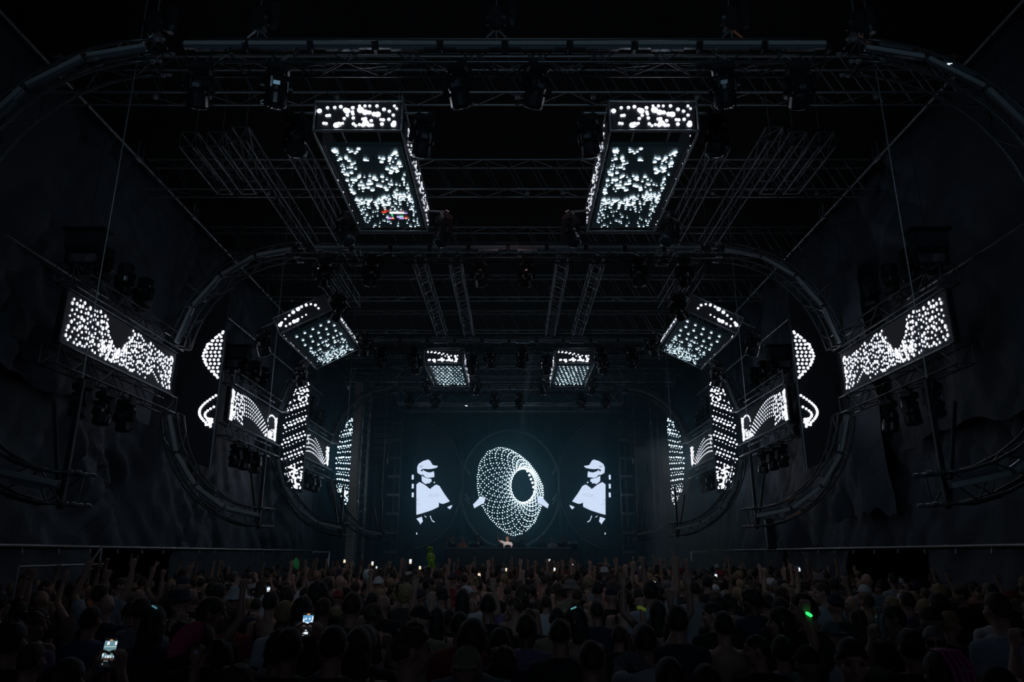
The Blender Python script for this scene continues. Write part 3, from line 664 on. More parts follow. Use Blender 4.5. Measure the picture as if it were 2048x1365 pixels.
def resample(pts, n):
    pts = [Vector(p) for p in pts] + [Vector(pts[0])]; d = [0]
    for a, b in zip(pts, pts[1:]): d.append(d[-1] + (b - a).length)
    o = []
    for i in range(n):
        x = d[-1] * i / n; j = max(k for k in range(len(d)) if d[k] <= x); j = min(j, len(pts) - 2); o.append(pts[j].lerp(pts[j + 1], (x - d[j]) / (d[j + 1] - d[j])))
    return o
n = 120; O2 = resample([(x, y) for x, y in OUT], n)
H2 = []
for p in O2:
    a = math.atan2(p.y - 971, p.x - 1045); H2.append(Vector((1046 + 23.5 * math.cos(a + .0) - 3 * math.sin(a), 972 + 33 * math.sin(a) + 4 * math.cos(a))))
L = []; q = MB()
NT, NR = 26, 12
for fam in (1, -1):
    for i in range(NT):
        for j in range(NR * 2):
            rr = j / (NR * 2 - 1); ph = (i / NT * n + fam * rr * 26) % n; i0 = int(ph); fr = ph - i0
            po = O2[i0].lerp(O2[(i0 + 1) % n], fr); ph_ = H2[i0].lerp(H2[(i0 + 1) % n], fr)
            rr2 = .5 - .5 * math.cos(math.pi * rr)
            wp = po.lerp(ph_, rr2); near = 1 - min(1, (po - ph_).length / 75)
            W3 = at(wp.x, wp.y, YB - .02); r = .021 * (1 + .2 * near)
            q.disc(W3, Vector((r, 0, 0)), Vector((0, 0, r)), 6)
for (x, y) in ((1055, 943), (1059, 951), (1062, 959), (1065, 966), (1067, 975), (1069, 984)):
    q.disc(at(x, y, YB - .03), Vector((.062, 0, 0)), Vector((0, 0, .062)), 8)
q.build('dot_image', M['dotb'], pn, kind='stuff')
def px_poly(pts, x0, y0, sc, mir=None):
    o = []
    for x, y in pts:
        X, Y_ = x0 + x / sc, y0 + y / sc
        if mir: X = 2 * mir - X
        o.append((X, Y_))
    return o
HAND = [(872, 890), (895, 868), (920, 840), (932, 825), (945, 818), (965, 812), (1000, 816), (985, 828), (1004, 838), (988, 850), (996, 862), (975, 868), (985, 878), (960, 888), (930, 905), (900, 922), (885, 932)]
q = MB()
for mir in (None, 1021.9): q.poly([at(x, y, YB - .04) for x, y in px_poly(HAND, 780, 840, 5.25, mir)])
q.build('hand_image', M['video'], pn, kind='stuff')
# oval of light bars, with a truss outline behind
for r_, m_, y_ in ((1.03, M['barback'], YB - .08), (1.05, M['alu'], YB + .12)):
    for a0, a1 in ((12, 168), (192, 348)):
        poly_trim('ring_bar', [(ea * r_ * math.cos(R(a)), y_, zc + eb * r_ * math.sin(R(a))) for a in range(a0, a1 + 1, 12)], .045 if r_ < 1.1 else .03, m_, t)
for s in (-1, 1):
    for z_ in (1.02, -1.02): strut(t, 'hanger', (s * 1.2, YB + .1, zc + 2.6), (s * 1.2, YB + .1, 12.5), .012, M['steel'])

CAP = [(287, 560), (285, 500), (300, 465), (345, 435), (400, 418), (420, 430), (447, 475), (470, 482), (498, 484), (502, 494), (480, 508), (440, 516), (400, 520), (350, 515), (330, 525), (316, 542), (300, 545)]
FACE = [(345, 525), (375, 545), (410, 555), (440, 550), (458, 540), (464, 565), (468, 580), (462, 585), (467, 603), (440, 606), (395, 611), (370, 602), (350, 582), (342, 555)]
EAR = [(300, 545), (320, 538), (340, 542), (347, 572), (338, 582), (315, 575), (292, 562)]
NECK = [(332, 588), (350, 598), (372, 610), (400, 616), (434, 622), (437, 650), (425, 655), (408, 662), (388, 672), (372, 676), (350, 660), (334, 645)]
SHIRT = [(277, 680), (310, 655), (345, 672), (380, 695), (400, 712), (415, 724), (428, 728), (436, 712), (452, 705), (465, 690), (490, 682), (520, 697), (545, 738), (570, 778), (600, 820), (628, 858), (595, 872), (560, 885), (530, 880), (514, 868), (512, 915), (440, 950), (380, 970), (330, 986), (277, 1000)]
ARM = [(600, 920), (628, 906), (655, 895), (645, 922), (628, 942)]
LOW = [(277, 1040), (300, 1030), (335, 1020), (340, 1045), (345, 1072), (330, 1082), (320, 1102), (308, 1080), (295, 1062)]
FLK = [[(360, 1005), (375, 1015), (385, 1022), (378, 1028), (366, 1018)], [(418, 1008), (432, 1012), (428, 1020), (445, 1058), (470, 1072), (466, 1080), (440, 1066), (424, 1030)], [(275, 1185), (288, 1190), (284, 1208), (276, 1205)], [(398, 655), (412, 650), (420, 668), (408, 672)], [(455, 655), (470, 652), (474, 664), (462, 668)]]
for s in (-1, 1):
    mir = None if s < 0 else 1021.9
    xo, xi = 5.16, 2.78
    t = empty('half_round_screen', (s * 4.1, YB, 5.9), 'half-round LED screen showing a man in a cap, %s of the dotted torus' % NM[s], 'screen', 'half-round screens at the back of the stage')
    pr_ = [Vector((s * xo, YB, 9.2)), Vector((s * 4.55, YB, 9.15)), Vector((s * 3.75, YB, 8.65)), Vector((s * 3.15, YB, 7.85)), Vector((s * 2.82, YB, 6.9)), Vector((s * 2.74, YB, 5.8)), Vector((s * 2.85, YB, 4.8)), Vector((s * 3.25, YB, 3.85)), Vector((s * 3.95, YB, 3.1)), Vector((s * 4.6, YB, 2.75)), Vector((s * xo, YB, 2.62))]
    k = len(pr_); q = MB(); bk = [p + Vector((0, .2, 0)) for p in pr_]
    q.add(pr_ + bk, [tuple(range(k)), tuple(reversed(range(k, 2 * k)))] + [(i, (i + 1) % k, (i + 1) % k + k, i + k) for i in range(k)]); pn = q.build('panel', M['wingp'], t)
    q = MB()
    for pl, mi in [(CAP, 0), (FACE, 0), (EAR, 0), (NECK, 0), (SHIRT, 0), (ARM, 0), (LOW, 0)] + [(f, 0) for f in FLK]: q.poly([at(x, y, YB - .02) for x, y in px_poly(pl, 780, 840, 5.25, mir)], mi=mi)
    for ln in ([(277, 832), (300, 842), (297, 846), (277, 838)], [(277, 852), (300, 846), (300, 850), (278, 858)], [(277, 880), (310, 884), (330, 897), (308, 890), (278, 886)], [(306, 490), (320, 480), (345, 484), (342, 500), (318, 502)]):
        q.poly([at(x, y, YB - .03) for x, y in px_poly(ln, 780, 840, 5.25, mir)], mi=1)
    q.build('video_image', [M['video'], M['videog']], pn, kind='stuff')
    cu = bpy.data.curves.new('shirt_lettering', 'FONT'); cu.body = 'FCUK'; cu.size = .27; cu.space_character = 1.12; cu.align_x = 'CENTER'
    to = bpy.data.objects.new('tmp', cu); C.objects.link(to); bpy.context.view_layer.update()
    me = bpy.data.meshes.new_from_object(to.evaluated_get(bpy.context.evaluated_depsgraph_get())); bpy.data.objects.remove(to)
    lo = bpy.data.objects.new('shirt_lettering', me); C.objects.link(lo); me.materials.clear(); me.materials.append(M['videog']); lo.parent = pn
    c_ = at(866.8 if s < 0 else 1176.5, 994, YB - .035); lo.location = c_ - wl(pn); lo.rotation_euler = (R(90), R(4) * s, 0); lo.scale = (s * .8, .8, 1); lo['kind'] = 'stuff'
    for j in range(k - 1):                               # straight light bars around the rim
        a, b = pr_[j], pr_[j + 1]; cc = Vector((s * 4.6, YB, 5.9))
        a2, b2 = a + (a - cc).normalized() * .12, b + (b - cc).normalized() * .12
        strut(t, 'rim_bar', a2 + Vector((0, -.06, 0)), b2 + Vector((0, -.06, 0)), .04, M['barback'])
        strut(t, 'rim_tube', a2 + (a - cc).normalized() * .04 + Vector((0, .2, 0)), b2 + (b - cc).normalized() * .04 + Vector((0, .2, 0)), .03, M['alu'])
    strut(t, 'hanger', (s * 4.6, YB + .15, 9.1), (s * 4.6, YB + .15, 12.5), .012, M['steel'])
    # slanted brackets between the ring and the half-round screens
    bz = empty('side_bracket', (s * 2.55, YB - .3, 5.2), 'pair of slanted bright bars between the dotted torus and the %s half-round screen' % NM[s], 'light bar', 'slanted bars beside the ring screen')
    for dz, mm in ((0, M['bar']), (-.22, M['bar'])):
        a = at(930 if s < 0 else 1114, 988, YB - .3) + Vector((0, 0, dz)); b = at(938.5 if s < 0 else 1105.5, 1001, YB - .3) + Vector((0, 0, dz)); strut(bz, 'bar', a, b, .045, mm)
    a = at(931 if s < 0 else 1113, 935, YB - .3); b = at(939 if s < 0 else 1105, 950, YB - .3); strut(bz, 'bar', a, b, .06, M['bar'])
    strut(bz, 'upright', at(926 if s < 0 else 1118, 890, YB - .3), Vector((at(926 if s < 0 else 1118, 890, YB - .3).x, YB - .3, ZB)), .05, M['alublack'])
    # lighting ladder at the outer side, with small lit lamps
    ld = empty('lighting_ladder', (s * 5.95, 38.6, ZB), 'tall dark lighting ladder with three lit lamps beyond the %s half-round screen' % NM[s], 'lighting ladder', 'lighting ladders beside the back screens')
    truss(ld, seg((s * 5.95, 38.6, ZB), (s * 5.95, 38.6, 9.4), 18), (0, 1, 0), .3, .3, .022, .014, False, M['alublack'])
    for k2 in range(8):
        z_ = 2.3 + k2 * .95; q = MB(); q.bbox((s * 6.1, 38.3, z_), (.62, .18, .14), .02); q.build('strobe', M['barback'], ld)
    for k2, yy in enumerate((955, 973, 990.5)):
        p = at(825.5 if s < 0 else 1219.5, yy, 38.3); q = MB(); q.bbox(p, (.10, .04, .24), .01); q.build('lamp', M['video'], ld)
        q = MB(); q.bbox(p + Vector((s * .2, .1, -.05)), (.3, .1, .08), .01); q.build('lamp_arm', M['black'], ld)
    # line array and drapes at the wings of the stage
    q0 = empty('line_array', (s * 6.6, 38, 8), 'hung column of dark speaker boxes at the %s wing of the stage' % NM[s], 'speaker', 'speaker columns at the stage wings')
    for k2 in range(9):
        q = MB(); q.bbox((s * 6.65, 38 - .02 * k2 * k2, 9.6 - k2 * .36), (.95, .5, .33), .03, Matrix.Rotation(.03 * k2, 3, 'X')); q.build('cabinet', M['black'], q0)
    strut(q0, 'hanger', (s * 6.65, 38, 9.7), (s * 6.65, 38, 12.5), .015, M['steel'])

# stage roof truss and masts
for j, (z_, nm, h_, hw, n_) in enumerate(((10.95, 'upper', 1.0, 6.4, 14), (9.95, 'lower', .8, 5.7, 14))):
    t = empty('mother_truss', (0, 36.2, z_), 'heavy %s truss of wide triangles above the stage between the masts' % nm, 'truss', 'heavy trusses above the stage')
    truss(t, seg((-hw, 36.2, z_), (hw, 36.2, z_), n_), (0, 1, 0), .6, h_, .045, .032, True, M['alu'])
    for x in (-4, 4): strut(t, 'hanger', (x, 36.2, z_ + h_ / 2), (x, 36.2, 12.5 if j == 0 else 10.42), .02, M['steel'])
t = empty('back_truss', (0, 39, 9.75), 'thin truss across the stage just in front of the back screens', 'truss')
truss(t, seg((-6, 38.6, 9.75), (6, 38.6, 9.75), 26), (0, 1, 0), .3, .3, .02, .012, False, M['alu'])
for x in (-4, 4): strut(t, 'hanger', (x, 38.6, 9.9), (x, 38.6, 12.5), .015, M['steel'])
for s in (-1, 1):
    m_ = empty('stage_mast', (s * 7.5, 36, 0), 'lattice mast with a pale post and winch sleeve at the %s of the stage' % NM[s], 'mast', 'masts beside the stage')
    q = MB(); q.bbox((s * 7.62, 35.8, 5.3), (.36, .3, 10.6), .02); q.build('post', M['concrete'] if s < 0 else M['alublack'], m_)  # right mast is dimmer: its shade is put into the darker metal
    truss(m_, seg((s * 7.2, 35.95, 0), (s * 7.2, 35.95, 11), 30), (0, 1, 0), .34, .34, .03, .014, False, M['alu'] if s < 0 else M['alublack'])
    for z_ in (10.5, 11.2):
        for a, b in (((-.9, -.5), (.9, -.5)), ((.9, -.5), (.9, .5)), ((.9, .5), (-.9, .5)), ((-.9, .5), (-.9, -.5))): strut(m_, 'sleeve_rail', (s * 7.4 + a[0], 35.9 + a[1], z_), (s * 7.4 + b[0], 35.9 + b[1], z_), .035, M['alu'])
    for a in (-.9, .9):
        for b in (-.5, .5): strut(m_, 'sleeve_brace', (s * 7.4 + a, 35.9 + b, 10.5), (s * 7.4 + a * .35, 35.9 + b * .4, 11.9), .03, M['alu'])
    q = MB()
    for i in range(9): q.tube([(s * 7.0 + .09 * i, 35.5, 11.9), (s * 7.0 + .08 * i + .02, 35.5, 10.4)], .014, 5)
    q.build('cable_bundle', M['barback'], m_)
    # black leg drapes
    o = sheet('leg_drape', lambda u, v, s=s: (s * (6.9 + 2.4 * u), 38.9 + .12 * math.sin(u * 40) + .05 * math.sin(u * 97), 10.8 * v + .02), 90, 4, M['fabric']); tag(o, 'pleated black leg drape hanging at the %s of the stage' % NM[s], 'drape', 'leg drapes at the stage wings')
q = MB(); q.bbox(at(820, 815, 38), (.9, .3, .3), .05); q.tube([at(820, 815, 38), Vector((at(820, 815, 38).x, 38, 12.5))], .02); tag(q.build('scoop_light', M['black']), 'dark lamp hung above the left half-round screen', 'stage light')
ml = empty('marker_lamp', at(932, 811, 37), 'tiny cyan lamp hung high above the dotted torus', 'lamp')
q = MB(); q.bbox(at(932, 811, 37), (.14, .1, .06), .01, Matrix.Rotation(.4, 3, 'Y')); q.build('lens', M['dotc'], ml)
q = MB(); q.bbox(at(932, 811, 37) + Vector((0, .1, .1)), (.1, .1, .14), .01); q.tube([at(932, 811, 37) + Vector((0, .1, .1)), Vector((at(932, 811, 37).x, 37.1, 12.5))], .008, 5); q.build('housing', M['black'], ml)

# ------------------------------------------------------------------ people
def remesh(mb, name, m, voxel, smooth=2, faces=None):
    me = mb.mesh(name + '_raw', m); o = bpy.data.objects.new('tmp', me); C.objects.link(o)
    a = o.modifiers.new('r', 'REMESH'); a.mode = 'VOXEL'; a.voxel_size = voxel
    if smooth: b = o.modifiers.new('s', 'SMOOTH'); b.factor = .5; b.iterations = smooth
    if faces:
        bpy.context.view_layer.update(); n = len(o.evaluated_get(bpy.context.evaluated_depsgraph_get()).data.polygons) * 2
        d = o.modifiers.new('d', 'DECIMATE'); d.ratio = min(1, faces / max(1, n))
    bpy.context.view_layer.update()
    out = bpy.data.meshes.new_from_object(o.evaluated_get(bpy.context.evaluated_depsgraph_get())); out.name = name
    out.materials.clear(); out.materials.append(m); out.polygons.foreach_set('use_smooth', [True] * len(out.polygons)); out.polygons.foreach_set('material_index', [0] * len(out.polygons))
    bpy.data.objects.remove(o); bpy.data.meshes.remove(me); return out
def decim(me, faces, name):
    o = bpy.data.objects.new('tmp', me); C.objects.link(o); d = o.modifiers.new('d', 'DECIMATE'); d.ratio = min(1, faces / len(me.polygons))
    bpy.context.view_layer.update(); out = bpy.data.meshes.new_from_object(o.evaluated_get(bpy.context.evaluated_depsgraph_get())); out.name = name
    bpy.data.objects.remove(o); return out
def hand(mb, wr, d, nrm, side, curl, point=False, horns=False):
    """palm, four fingers of unequal length bent twice, thumb from the side of the palm"""
    d = Vector(d).normalized(); n = Vector(nrm); n = (n - d * n.dot(d)).normalized(); x = d.cross(n) * side   # x towards the thumb
    for k in range(4):
        off = (k - 1.5) * .021; mb.rcone(wr + x * off * .55 + d * .01, wr + x * off + d * .085, .016, .0125, 7)
    for k, ln in enumerate((.072, .082, .076, .058)):
        off = (1.5 - k) * .0215; c = curl
        if point and k == 0: c = .05
        if horns and k in (0, 3): c = .08
        p = wr + x * off + d * .088; a = 0
        for j, f in enumerate((.45, .32, .25)):
            a += c * (1.25 if j else .8) + (.08 if j == 0 else 0); v = (d * math.cos(a) + n * math.sin(a) + x * (.10 * (1.5 - k) * (1 - min(1, c)))).normalized()
            p2 = p + v * ln * f * 1.12; mb.rcone(p, p2, .0105 - .001 * j, .0096 - .001 * j, 7); p = p2
    b = wr + x * .022 + d * .025; v1 = (x * .75 + d * .6 + n * .35).normalized(); p2 = b + v1 * .042
    v2 = (x * (.35 - .6 * min(1, curl)) + d * .75 + n * (.3 + .5 * min(1, curl))).normalized(); mb.rcone(b, p2, .015, .0115, 7); mb.rcone(p2, p2 + v2 * .032, .0112, .009, 7)
NECK = Vector((0, -.005, 1.47))
def headrot(turn, nod, tilt=0): return Matrix.Rotation(turn, 3, 'Z') @ Matrix.Rotation(nod, 3, 'X') @ Matrix.Rotation(tilt, 3, 'Y')
def hp(rot, p): return NECK + rot @ (Vector(p) - NECK)
TORSO = [(.80, .13, .10, -.005), (.86, .168, .118, -.01), (.95, .172, .125, -.012), (1.05, .150, .108, -.004), (1.15, .156, .110, 0), (1.27, .182, .122, .004), (1.36, .192, .118, 0), (1.42, .165, .098, -.006), (1.46, .10, .075, -.006), (1.485, .06, .058, -.004)]
POSE = {  # right arm (upper, fore, hand dir, palm normal, curl, mode), left arm, head turn, nod
 'rest':   (((.16, .02, -1), (.02, .28, -1), (0, .2, -1), (-1, .2, 0), .35, ''), ((-.16, .0, -1), (-.03, .22, -1), (0, .2, -1), (1, .2, 0), .35, ''), 0, 0),
 'fist':   (((.42, .25, .85), (-.08, .12, 1), (0, .1, 1), (0, 1, 0), 1.15, ''), ((-.18, .08, -1), (.1, .6, -.6), (.1, .9, -.2), (1, 0, 0), .5, ''), R(-5), R(4)),
 'both':   (((.55, .12, .7), (-.02, .10, 1), (.05, .1, 1), (0, 1, .1), .18, ''), ((-.6, .10, .65), (.05, .14, 1), (-.05, .1, 1), (0, 1, .1), .22, ''), 0, R(8)),
 'phone':  (((.06, .80, .06), (-.46, .45, .76), (-.18, .05, 1), (-.8, .4, .1), .8, ''), ((-.06, .80, .06), (.46, .45, .76), (.18, .05, 1), (.8, .4, .1), .8, ''), 0, R(3)),
 'palm':   (((.17, .03, -1), (-.02, .35, -1), (0, .2, -1), (-1, .2, 0), .4, ''), ((-.36, .2, .88), (.10, .1, 1), (.02, .05, 1), (0, 1, 0), .10, ''), R(8), R(5)),
 'point':  (((.40, .35, .8), (.10, .25, .95), (.12, .35, .9), (-.2, .8, -.5), 1.2, 'p'), ((-.16, .05, -1), (.02, .4, -.9), (0, .4, -.9), (1, .2, 0), .5, ''), R(-6), 0),
 'horns':  (((.36, .18, .88), (.04, .1, 1), (0, .05, 1), (0, 1, 0), 1.2, 'h'), ((-.5, .3, .62), (.22, .2, .95), (.1, .1, 1), (0, 1, 0), .3, ''), R(4), R(2)),
 'clap':   (((.22, .35, -.8), (-.42, .62, .55), (-.3, .5, .7), (-1, 0, 0), .2, ''), ((-.22, .35, -.8), (.42, .62, .55), (.3, .5, .7), (1, 0, 0), .2, ''), R(-14), R(-3)),
 'right':  (((.2, -.05, -1), (.02, .45, -.9), (0, .4, -.9), (-1, .2, 0), .4, ''), ((-.16, .0, -1), (-.03, .3, -1), (0, .2, -1), (1, .2, 0), .35, ''), R(-68), R(-2)),
 'left':   (((.16, .0, -1), (.02, .3, -1), (0, .2, -1), (-1, .2, 0), .35, ''), ((-.2, .0, -1), (.05, .5, -.85), (0, .4, -.9), (1, .2, 0), .4, ''), R(70), R(-4)),
 'back':   (((.17, .05, -1), (-.05, .5, -.8), (0, .5, -.8), (-1, .2, 0), .5, ''), ((-.17, .05, -1), (.1, .45, -.8), (0, .5, -.8), (1, .2, 0), .4, ''), R(12), R(-16)),
 'dj':     (((.75, .15, .30), (.12, .15, 1), (0, .05, 1), (-1, .3, 0), .9, 'p'), ((-.12, .55, -.7), (.25, .85, -.1), (0, 1, -.1), (0, 0, -1), .4, ''), R(-18), R(-4)),
 'half':   (((.45, .30, -.35), (-.15, .25, 1), (0, .2, 1), (-.3, 1, 0), .7, ''), ((-.17, .05, -1), (.1, .5, -.8), (0, .5, -.8), (1, .2, 0), .5, ''), R(6), R(2)),
 'wave':   (((.70, .25, .15), (-.20, .15, 1), (-.1, .1, 1), (0, 1, 0), .25, ''), ((-.55, .35, -.1), (.15, .3, .95), (.1, .2, 1), (0, 1, 0), .5, ''), R(-8), R(4)),
}
BODY = {}; TEE = {}; EYES = {}
def arm_pts(side, spec):
    S = Vector((side * .178, -.004, 1.40)); E = S + Vector(spec[0]).normalized() * .285; W = E + Vector(spec[1]).normalized() * .25
    if spec[0][2] > 0: S2 = S + Vector((side * -.012, 0, .03)); E += Vector((0, 0, .03)); W += Vector((0, 0, .03)); return S2, E, W
    return S, E, W
for nm, (ra, la, turn, nod) in POSE.items():
    b = MB(); b.loft(TORSO); t = MB(); t.loft([(z - (.015 if i else .02), a + .019 + (.012 if z < 1.1 else 0), bb + .017 + (.012 if z < 1.1 else 0), yo) for i, (z, a, bb, yo) in enumerate(TORSO[1:8])] + [(1.452, .135, .096, -.006), (1.478, .105, .085, -.006), (1.488, .088, .076, -.004)])
    for side, sp in ((1, ra), (-1, la)):
        S, E, W = arm_pts(side, sp)
        b.rcone(Vector((side * .12, -.004, 1.40)), S, .062, .058); b.rcone(S, S.lerp(E, .45), .058, .05); b.rcone(S.lerp(E, .45), E, .05, .04); b.rcone(E, E.lerp(W, .35), .04, .043); b.rcone(E.lerp(W, .35), W, .043, .027)
        hand(b, W + Vector(sp[2]).normalized() * .005, sp[2], sp[3], side, sp[4], sp[5] == 'p', sp[5] == 'h')
        d = (E - S); k = S + d * .62
        t.rcone(Vector((side * .10, -.004, 1.405)), S, .072, .064); t.rcone(Vector((side * .05, -.006, 1.43)), S, .055, .058)
        t.lathe([(.03, -.055), (.058, -.04), (.068, -.01), (.067, (k - S).length * .6), (.074, (k - S).length), (.07, (k - S).length + .004)], S, d, 14)
        b.rcone((side * .092, 0, .87), (side * .10, .015, .50), .092, .058); b.rcone((side * .10, .015, .50), (side * .10, -.012, .34), .056, .057); b.rcone((side * .10, -.012, .34), (side * .10, -.02, .08), .055, .036)
        b.rcone((side * .10, -.03, .045), (side * .115, .13, .035), .042, .03)
    rot = headrot(turn, nod)
    b.rcone((0, -.012, 1.43), hp(rot, (0, .0, 1.575)), .062, .055)
    b.ell(hp(rot, (0, .005, 1.655)), (.076, .097, .108), rot); b.ell(hp(rot, (0, .045, 1.60)), (.058, .062, .072), rot); b.ell(hp(rot, (0, .075, 1.56)), (.03, .028, .026), rot)
    b.rcone(hp(rot, (0, .098, 1.665)), hp(rot, (0, .122, 1.622)), .011, .016, 8); b.ell(hp(rot, (0, .096, 1.585)), (.026, .014, .010), rot)
    b.ell(hp(rot, (0, .092, 1.690)), (.05, .012, .012), rot)
    for side in (-1, 1): b.ell(hp(rot, (side * .080, -.005, 1.645)), (.012, .022, .034), rot); b.ell(hp(rot, (side * .045, .07, 1.62)), (.025, .025, .025), rot)
    BODY[nm] = remesh(b, 'person_' + nm, M['skin'], .0085, 1, 9000); TEE[nm] = remesh(t, 'shirt_' + nm, M['cloth'], .016, 3, 1800)
t = MB(); t.loft([(z, a + .014, bb + .013, yo) for z, a, bb, yo in TORSO[1:6]] + [(1.345, .150, .112, 0)])
for s in (-1, 1): t.tube([(s * .10, .10, 1.32), (s * .112, .07, 1.42), (s * .105, 0, 1.463), (s * .112, -.075, 1.42), (s * .10, -.10, 1.32)], .022, 8)
TANK = remesh(t, 'tank_top', M['cloth'], .014, 2, 1400)
t = MB(); t.loft([(.80, .14, .11, -.005), (.87, .178, .128, -.01), (.95, .182, .135, -.012), (.985, .176, .132, -.012)])
for s in (-1, 1): t.rcone((s * .092, 0, .87), (s * .105, .015, .50), .105, .078); t.rcone((s * .105, .015, .50), (s * .105, -.015, .12), .076, .066)
TROU = remesh(t, 'trousers', M['cloth'], .02, 3, 1000)
# hair and hats, made for the straight head and turned with it
HC = Vector((0, .005, 1.655))
def dome(r, tilt, cut, amp, sc, seed, n=28, m=16, back=0.0):
    q = MB(); q.ell(HC, r, None, n, m); nn = Vector((0, -math.sin(tilt), math.cos(tilt))); out = []
    for p in q.v:
        d = (p - HC); k = 1 + amp * (noise.noise(d * sc + Vector((seed, 0, 0))) + .5 * noise.noise(d * sc * 2.3)); p2 = HC + d * k; h = (p2 - HC).dot(nn)
        if h < cut: p2 = p2 + nn * (cut - h) * .92; p2 = HC + nn * cut + (p2 - HC - nn * cut) * .93
        out.append(p2 + Vector((0, -back * max(0, -d.y) / .1, 0)))
    q.v = out; return q
HAIR = {}
def mk(nm, q, m, v=.009, faces=1100, sm=1): HAIR[nm] = remesh(q, nm, m, v, sm, faces)
mk('short', dome((.085, .107, .119), .62, -.012, .06, 30, 1), M['hair'])
mk('crop', dome((.081, .102, .113), .60, -.005, .02, 40, 2), M['hair'])
mk('spiky', dome((.088, .108, .128), .55, .002, .28, 34, 3), M['hair'], .008, 2200, 0)
mk('curly', dome((.105, .122, .132), .62, -.04, .22, 26, 4), M['hair'], .008, 2400, 0)
q = dome((.09, .112, .121), .75, -.03, .05, 20, 5); q.ell((0, -.055, 1.56), (.088, .06, .13)); q.ell((0, -.075, 1.44), (.085, .045, .14)); q.ell((.07, -.01, 1.56), (.02, .05, .13)); q.ell((-.07, -.01, 1.56), (.02, .05, .13)); mk('long', q, M['hair'], .010, 1500, 2)
q = dome((.086, .109, .118), .62, -.015, .04, 30, 6); q.ell((0, -.085, 1.76), (.046, .046, .042)); mk('bun', q, M['hair'])
q = dome((.086, .109, .118), .62, -.015, .04, 30, 7); q.rcone((0, -.10, 1.70), (0, -.15, 1.55), .035, .03); q.rcone((0, -.15, 1.55), (.01, -.14, 1.40), .03, .012); mk('ponytail', q, M['hair'])
def capmesh(back):
    q = dome((.089, .110, .122), .05 if not back else .25, .02, .0, 1, 8); s = -1 if back else 1
    q.loft([(1.672, .075, .06, s * .115), (1.684, .072, .058, s * .113)]); return q
mk('cap', capmesh(False), M['cloth'], .008, 1300); mk('cap_backward', capmesh(True), M['cloth'], .008, 1300)
q = MB(); q.lathe([(.118, 0), (.15, -.035), (.147, -.04), (.105, 0), (.098, .05), (.085, .09), (.05, .105), (0, .108)], HC + Vector((0, -.003, .03)), (0, 0, 1), 26); mk('bucket_hat', q, M['cloth'], .008, 1300)
HN = {'short': 'hair', 'crop': 'hair', 'spiky': 'hair', 'curly': 'hair', 'long': 'hair', 'bun': 'hair', 'ponytail': 'hair', 'cap': 'cap', 'cap_backward': 'cap', 'bucket_hat': 'hat'}
q = MB(); q.ell((0, 0, 0), (.013, .008, .009), None, 8, 6); EYE = q.mesh('eye', M['eye'], smooth=True)
q = MB()
for s in (-1, 1): q.bbox((s * .036, .112, 1.657), (.056, .012, .042), .008); q.tube([(s * .062, .11, 1.665), (s * .082, .03, 1.665), (s * .084, -.02, 1.655)], .004, 5)
q.tube([(-.012, .114, 1.662), (.012, .114, 1.662)], .004, 5); SHADES = q.mesh('sunglasses', M['gloss'])
BODYL = {k: decim(v, 2200, v.name + '_far') for k, v in BODY.items()}; TEEL = {k: decim(v, 420, v.name + '_far') for k, v in TEE.items()}; HAIRL = {k: decim(v, 220, k + '_far') for k, v in HAIR.items()}; TROUL = decim(TROU, 200, 'trousers_far'); TANKL = decim(TANK, 300, 'tank_top_far')
SKIN = [(.34, .19, .14), (.39, .225, .165), (.27, .15, .11), (.44, .26, .20), (.13, .07, .05)]
HCOL = {'dark': (.012, .010, .009), 'brown': (.05, .028, .016), 'fair': (.28, .19, .10), 'grey': (.16, .15, .15), 'pink': (.45, .05, .22)}
CCOL = {'black': (.010, .010, .012), 'dark grey': (.035, .036, .040), 'white': (.48, .49, .51), 'grey': (.22, .23, .25), 'teal': (.11, .17, .185), 'blue': (.05, .10, .20), 'red': (.20, .022, .025), 'navy': (.018, .024, .05), 'pale green': (.25, .36, .29), 'salmon': (.52, .24, .20), 'khaki': (.22, .20, .13), 'light blue': (.30, .36, .41), 'yellow': (.5, .42, .08), 'orange': (.75, .22, .06), 'purple': (.20, .13, .28)}
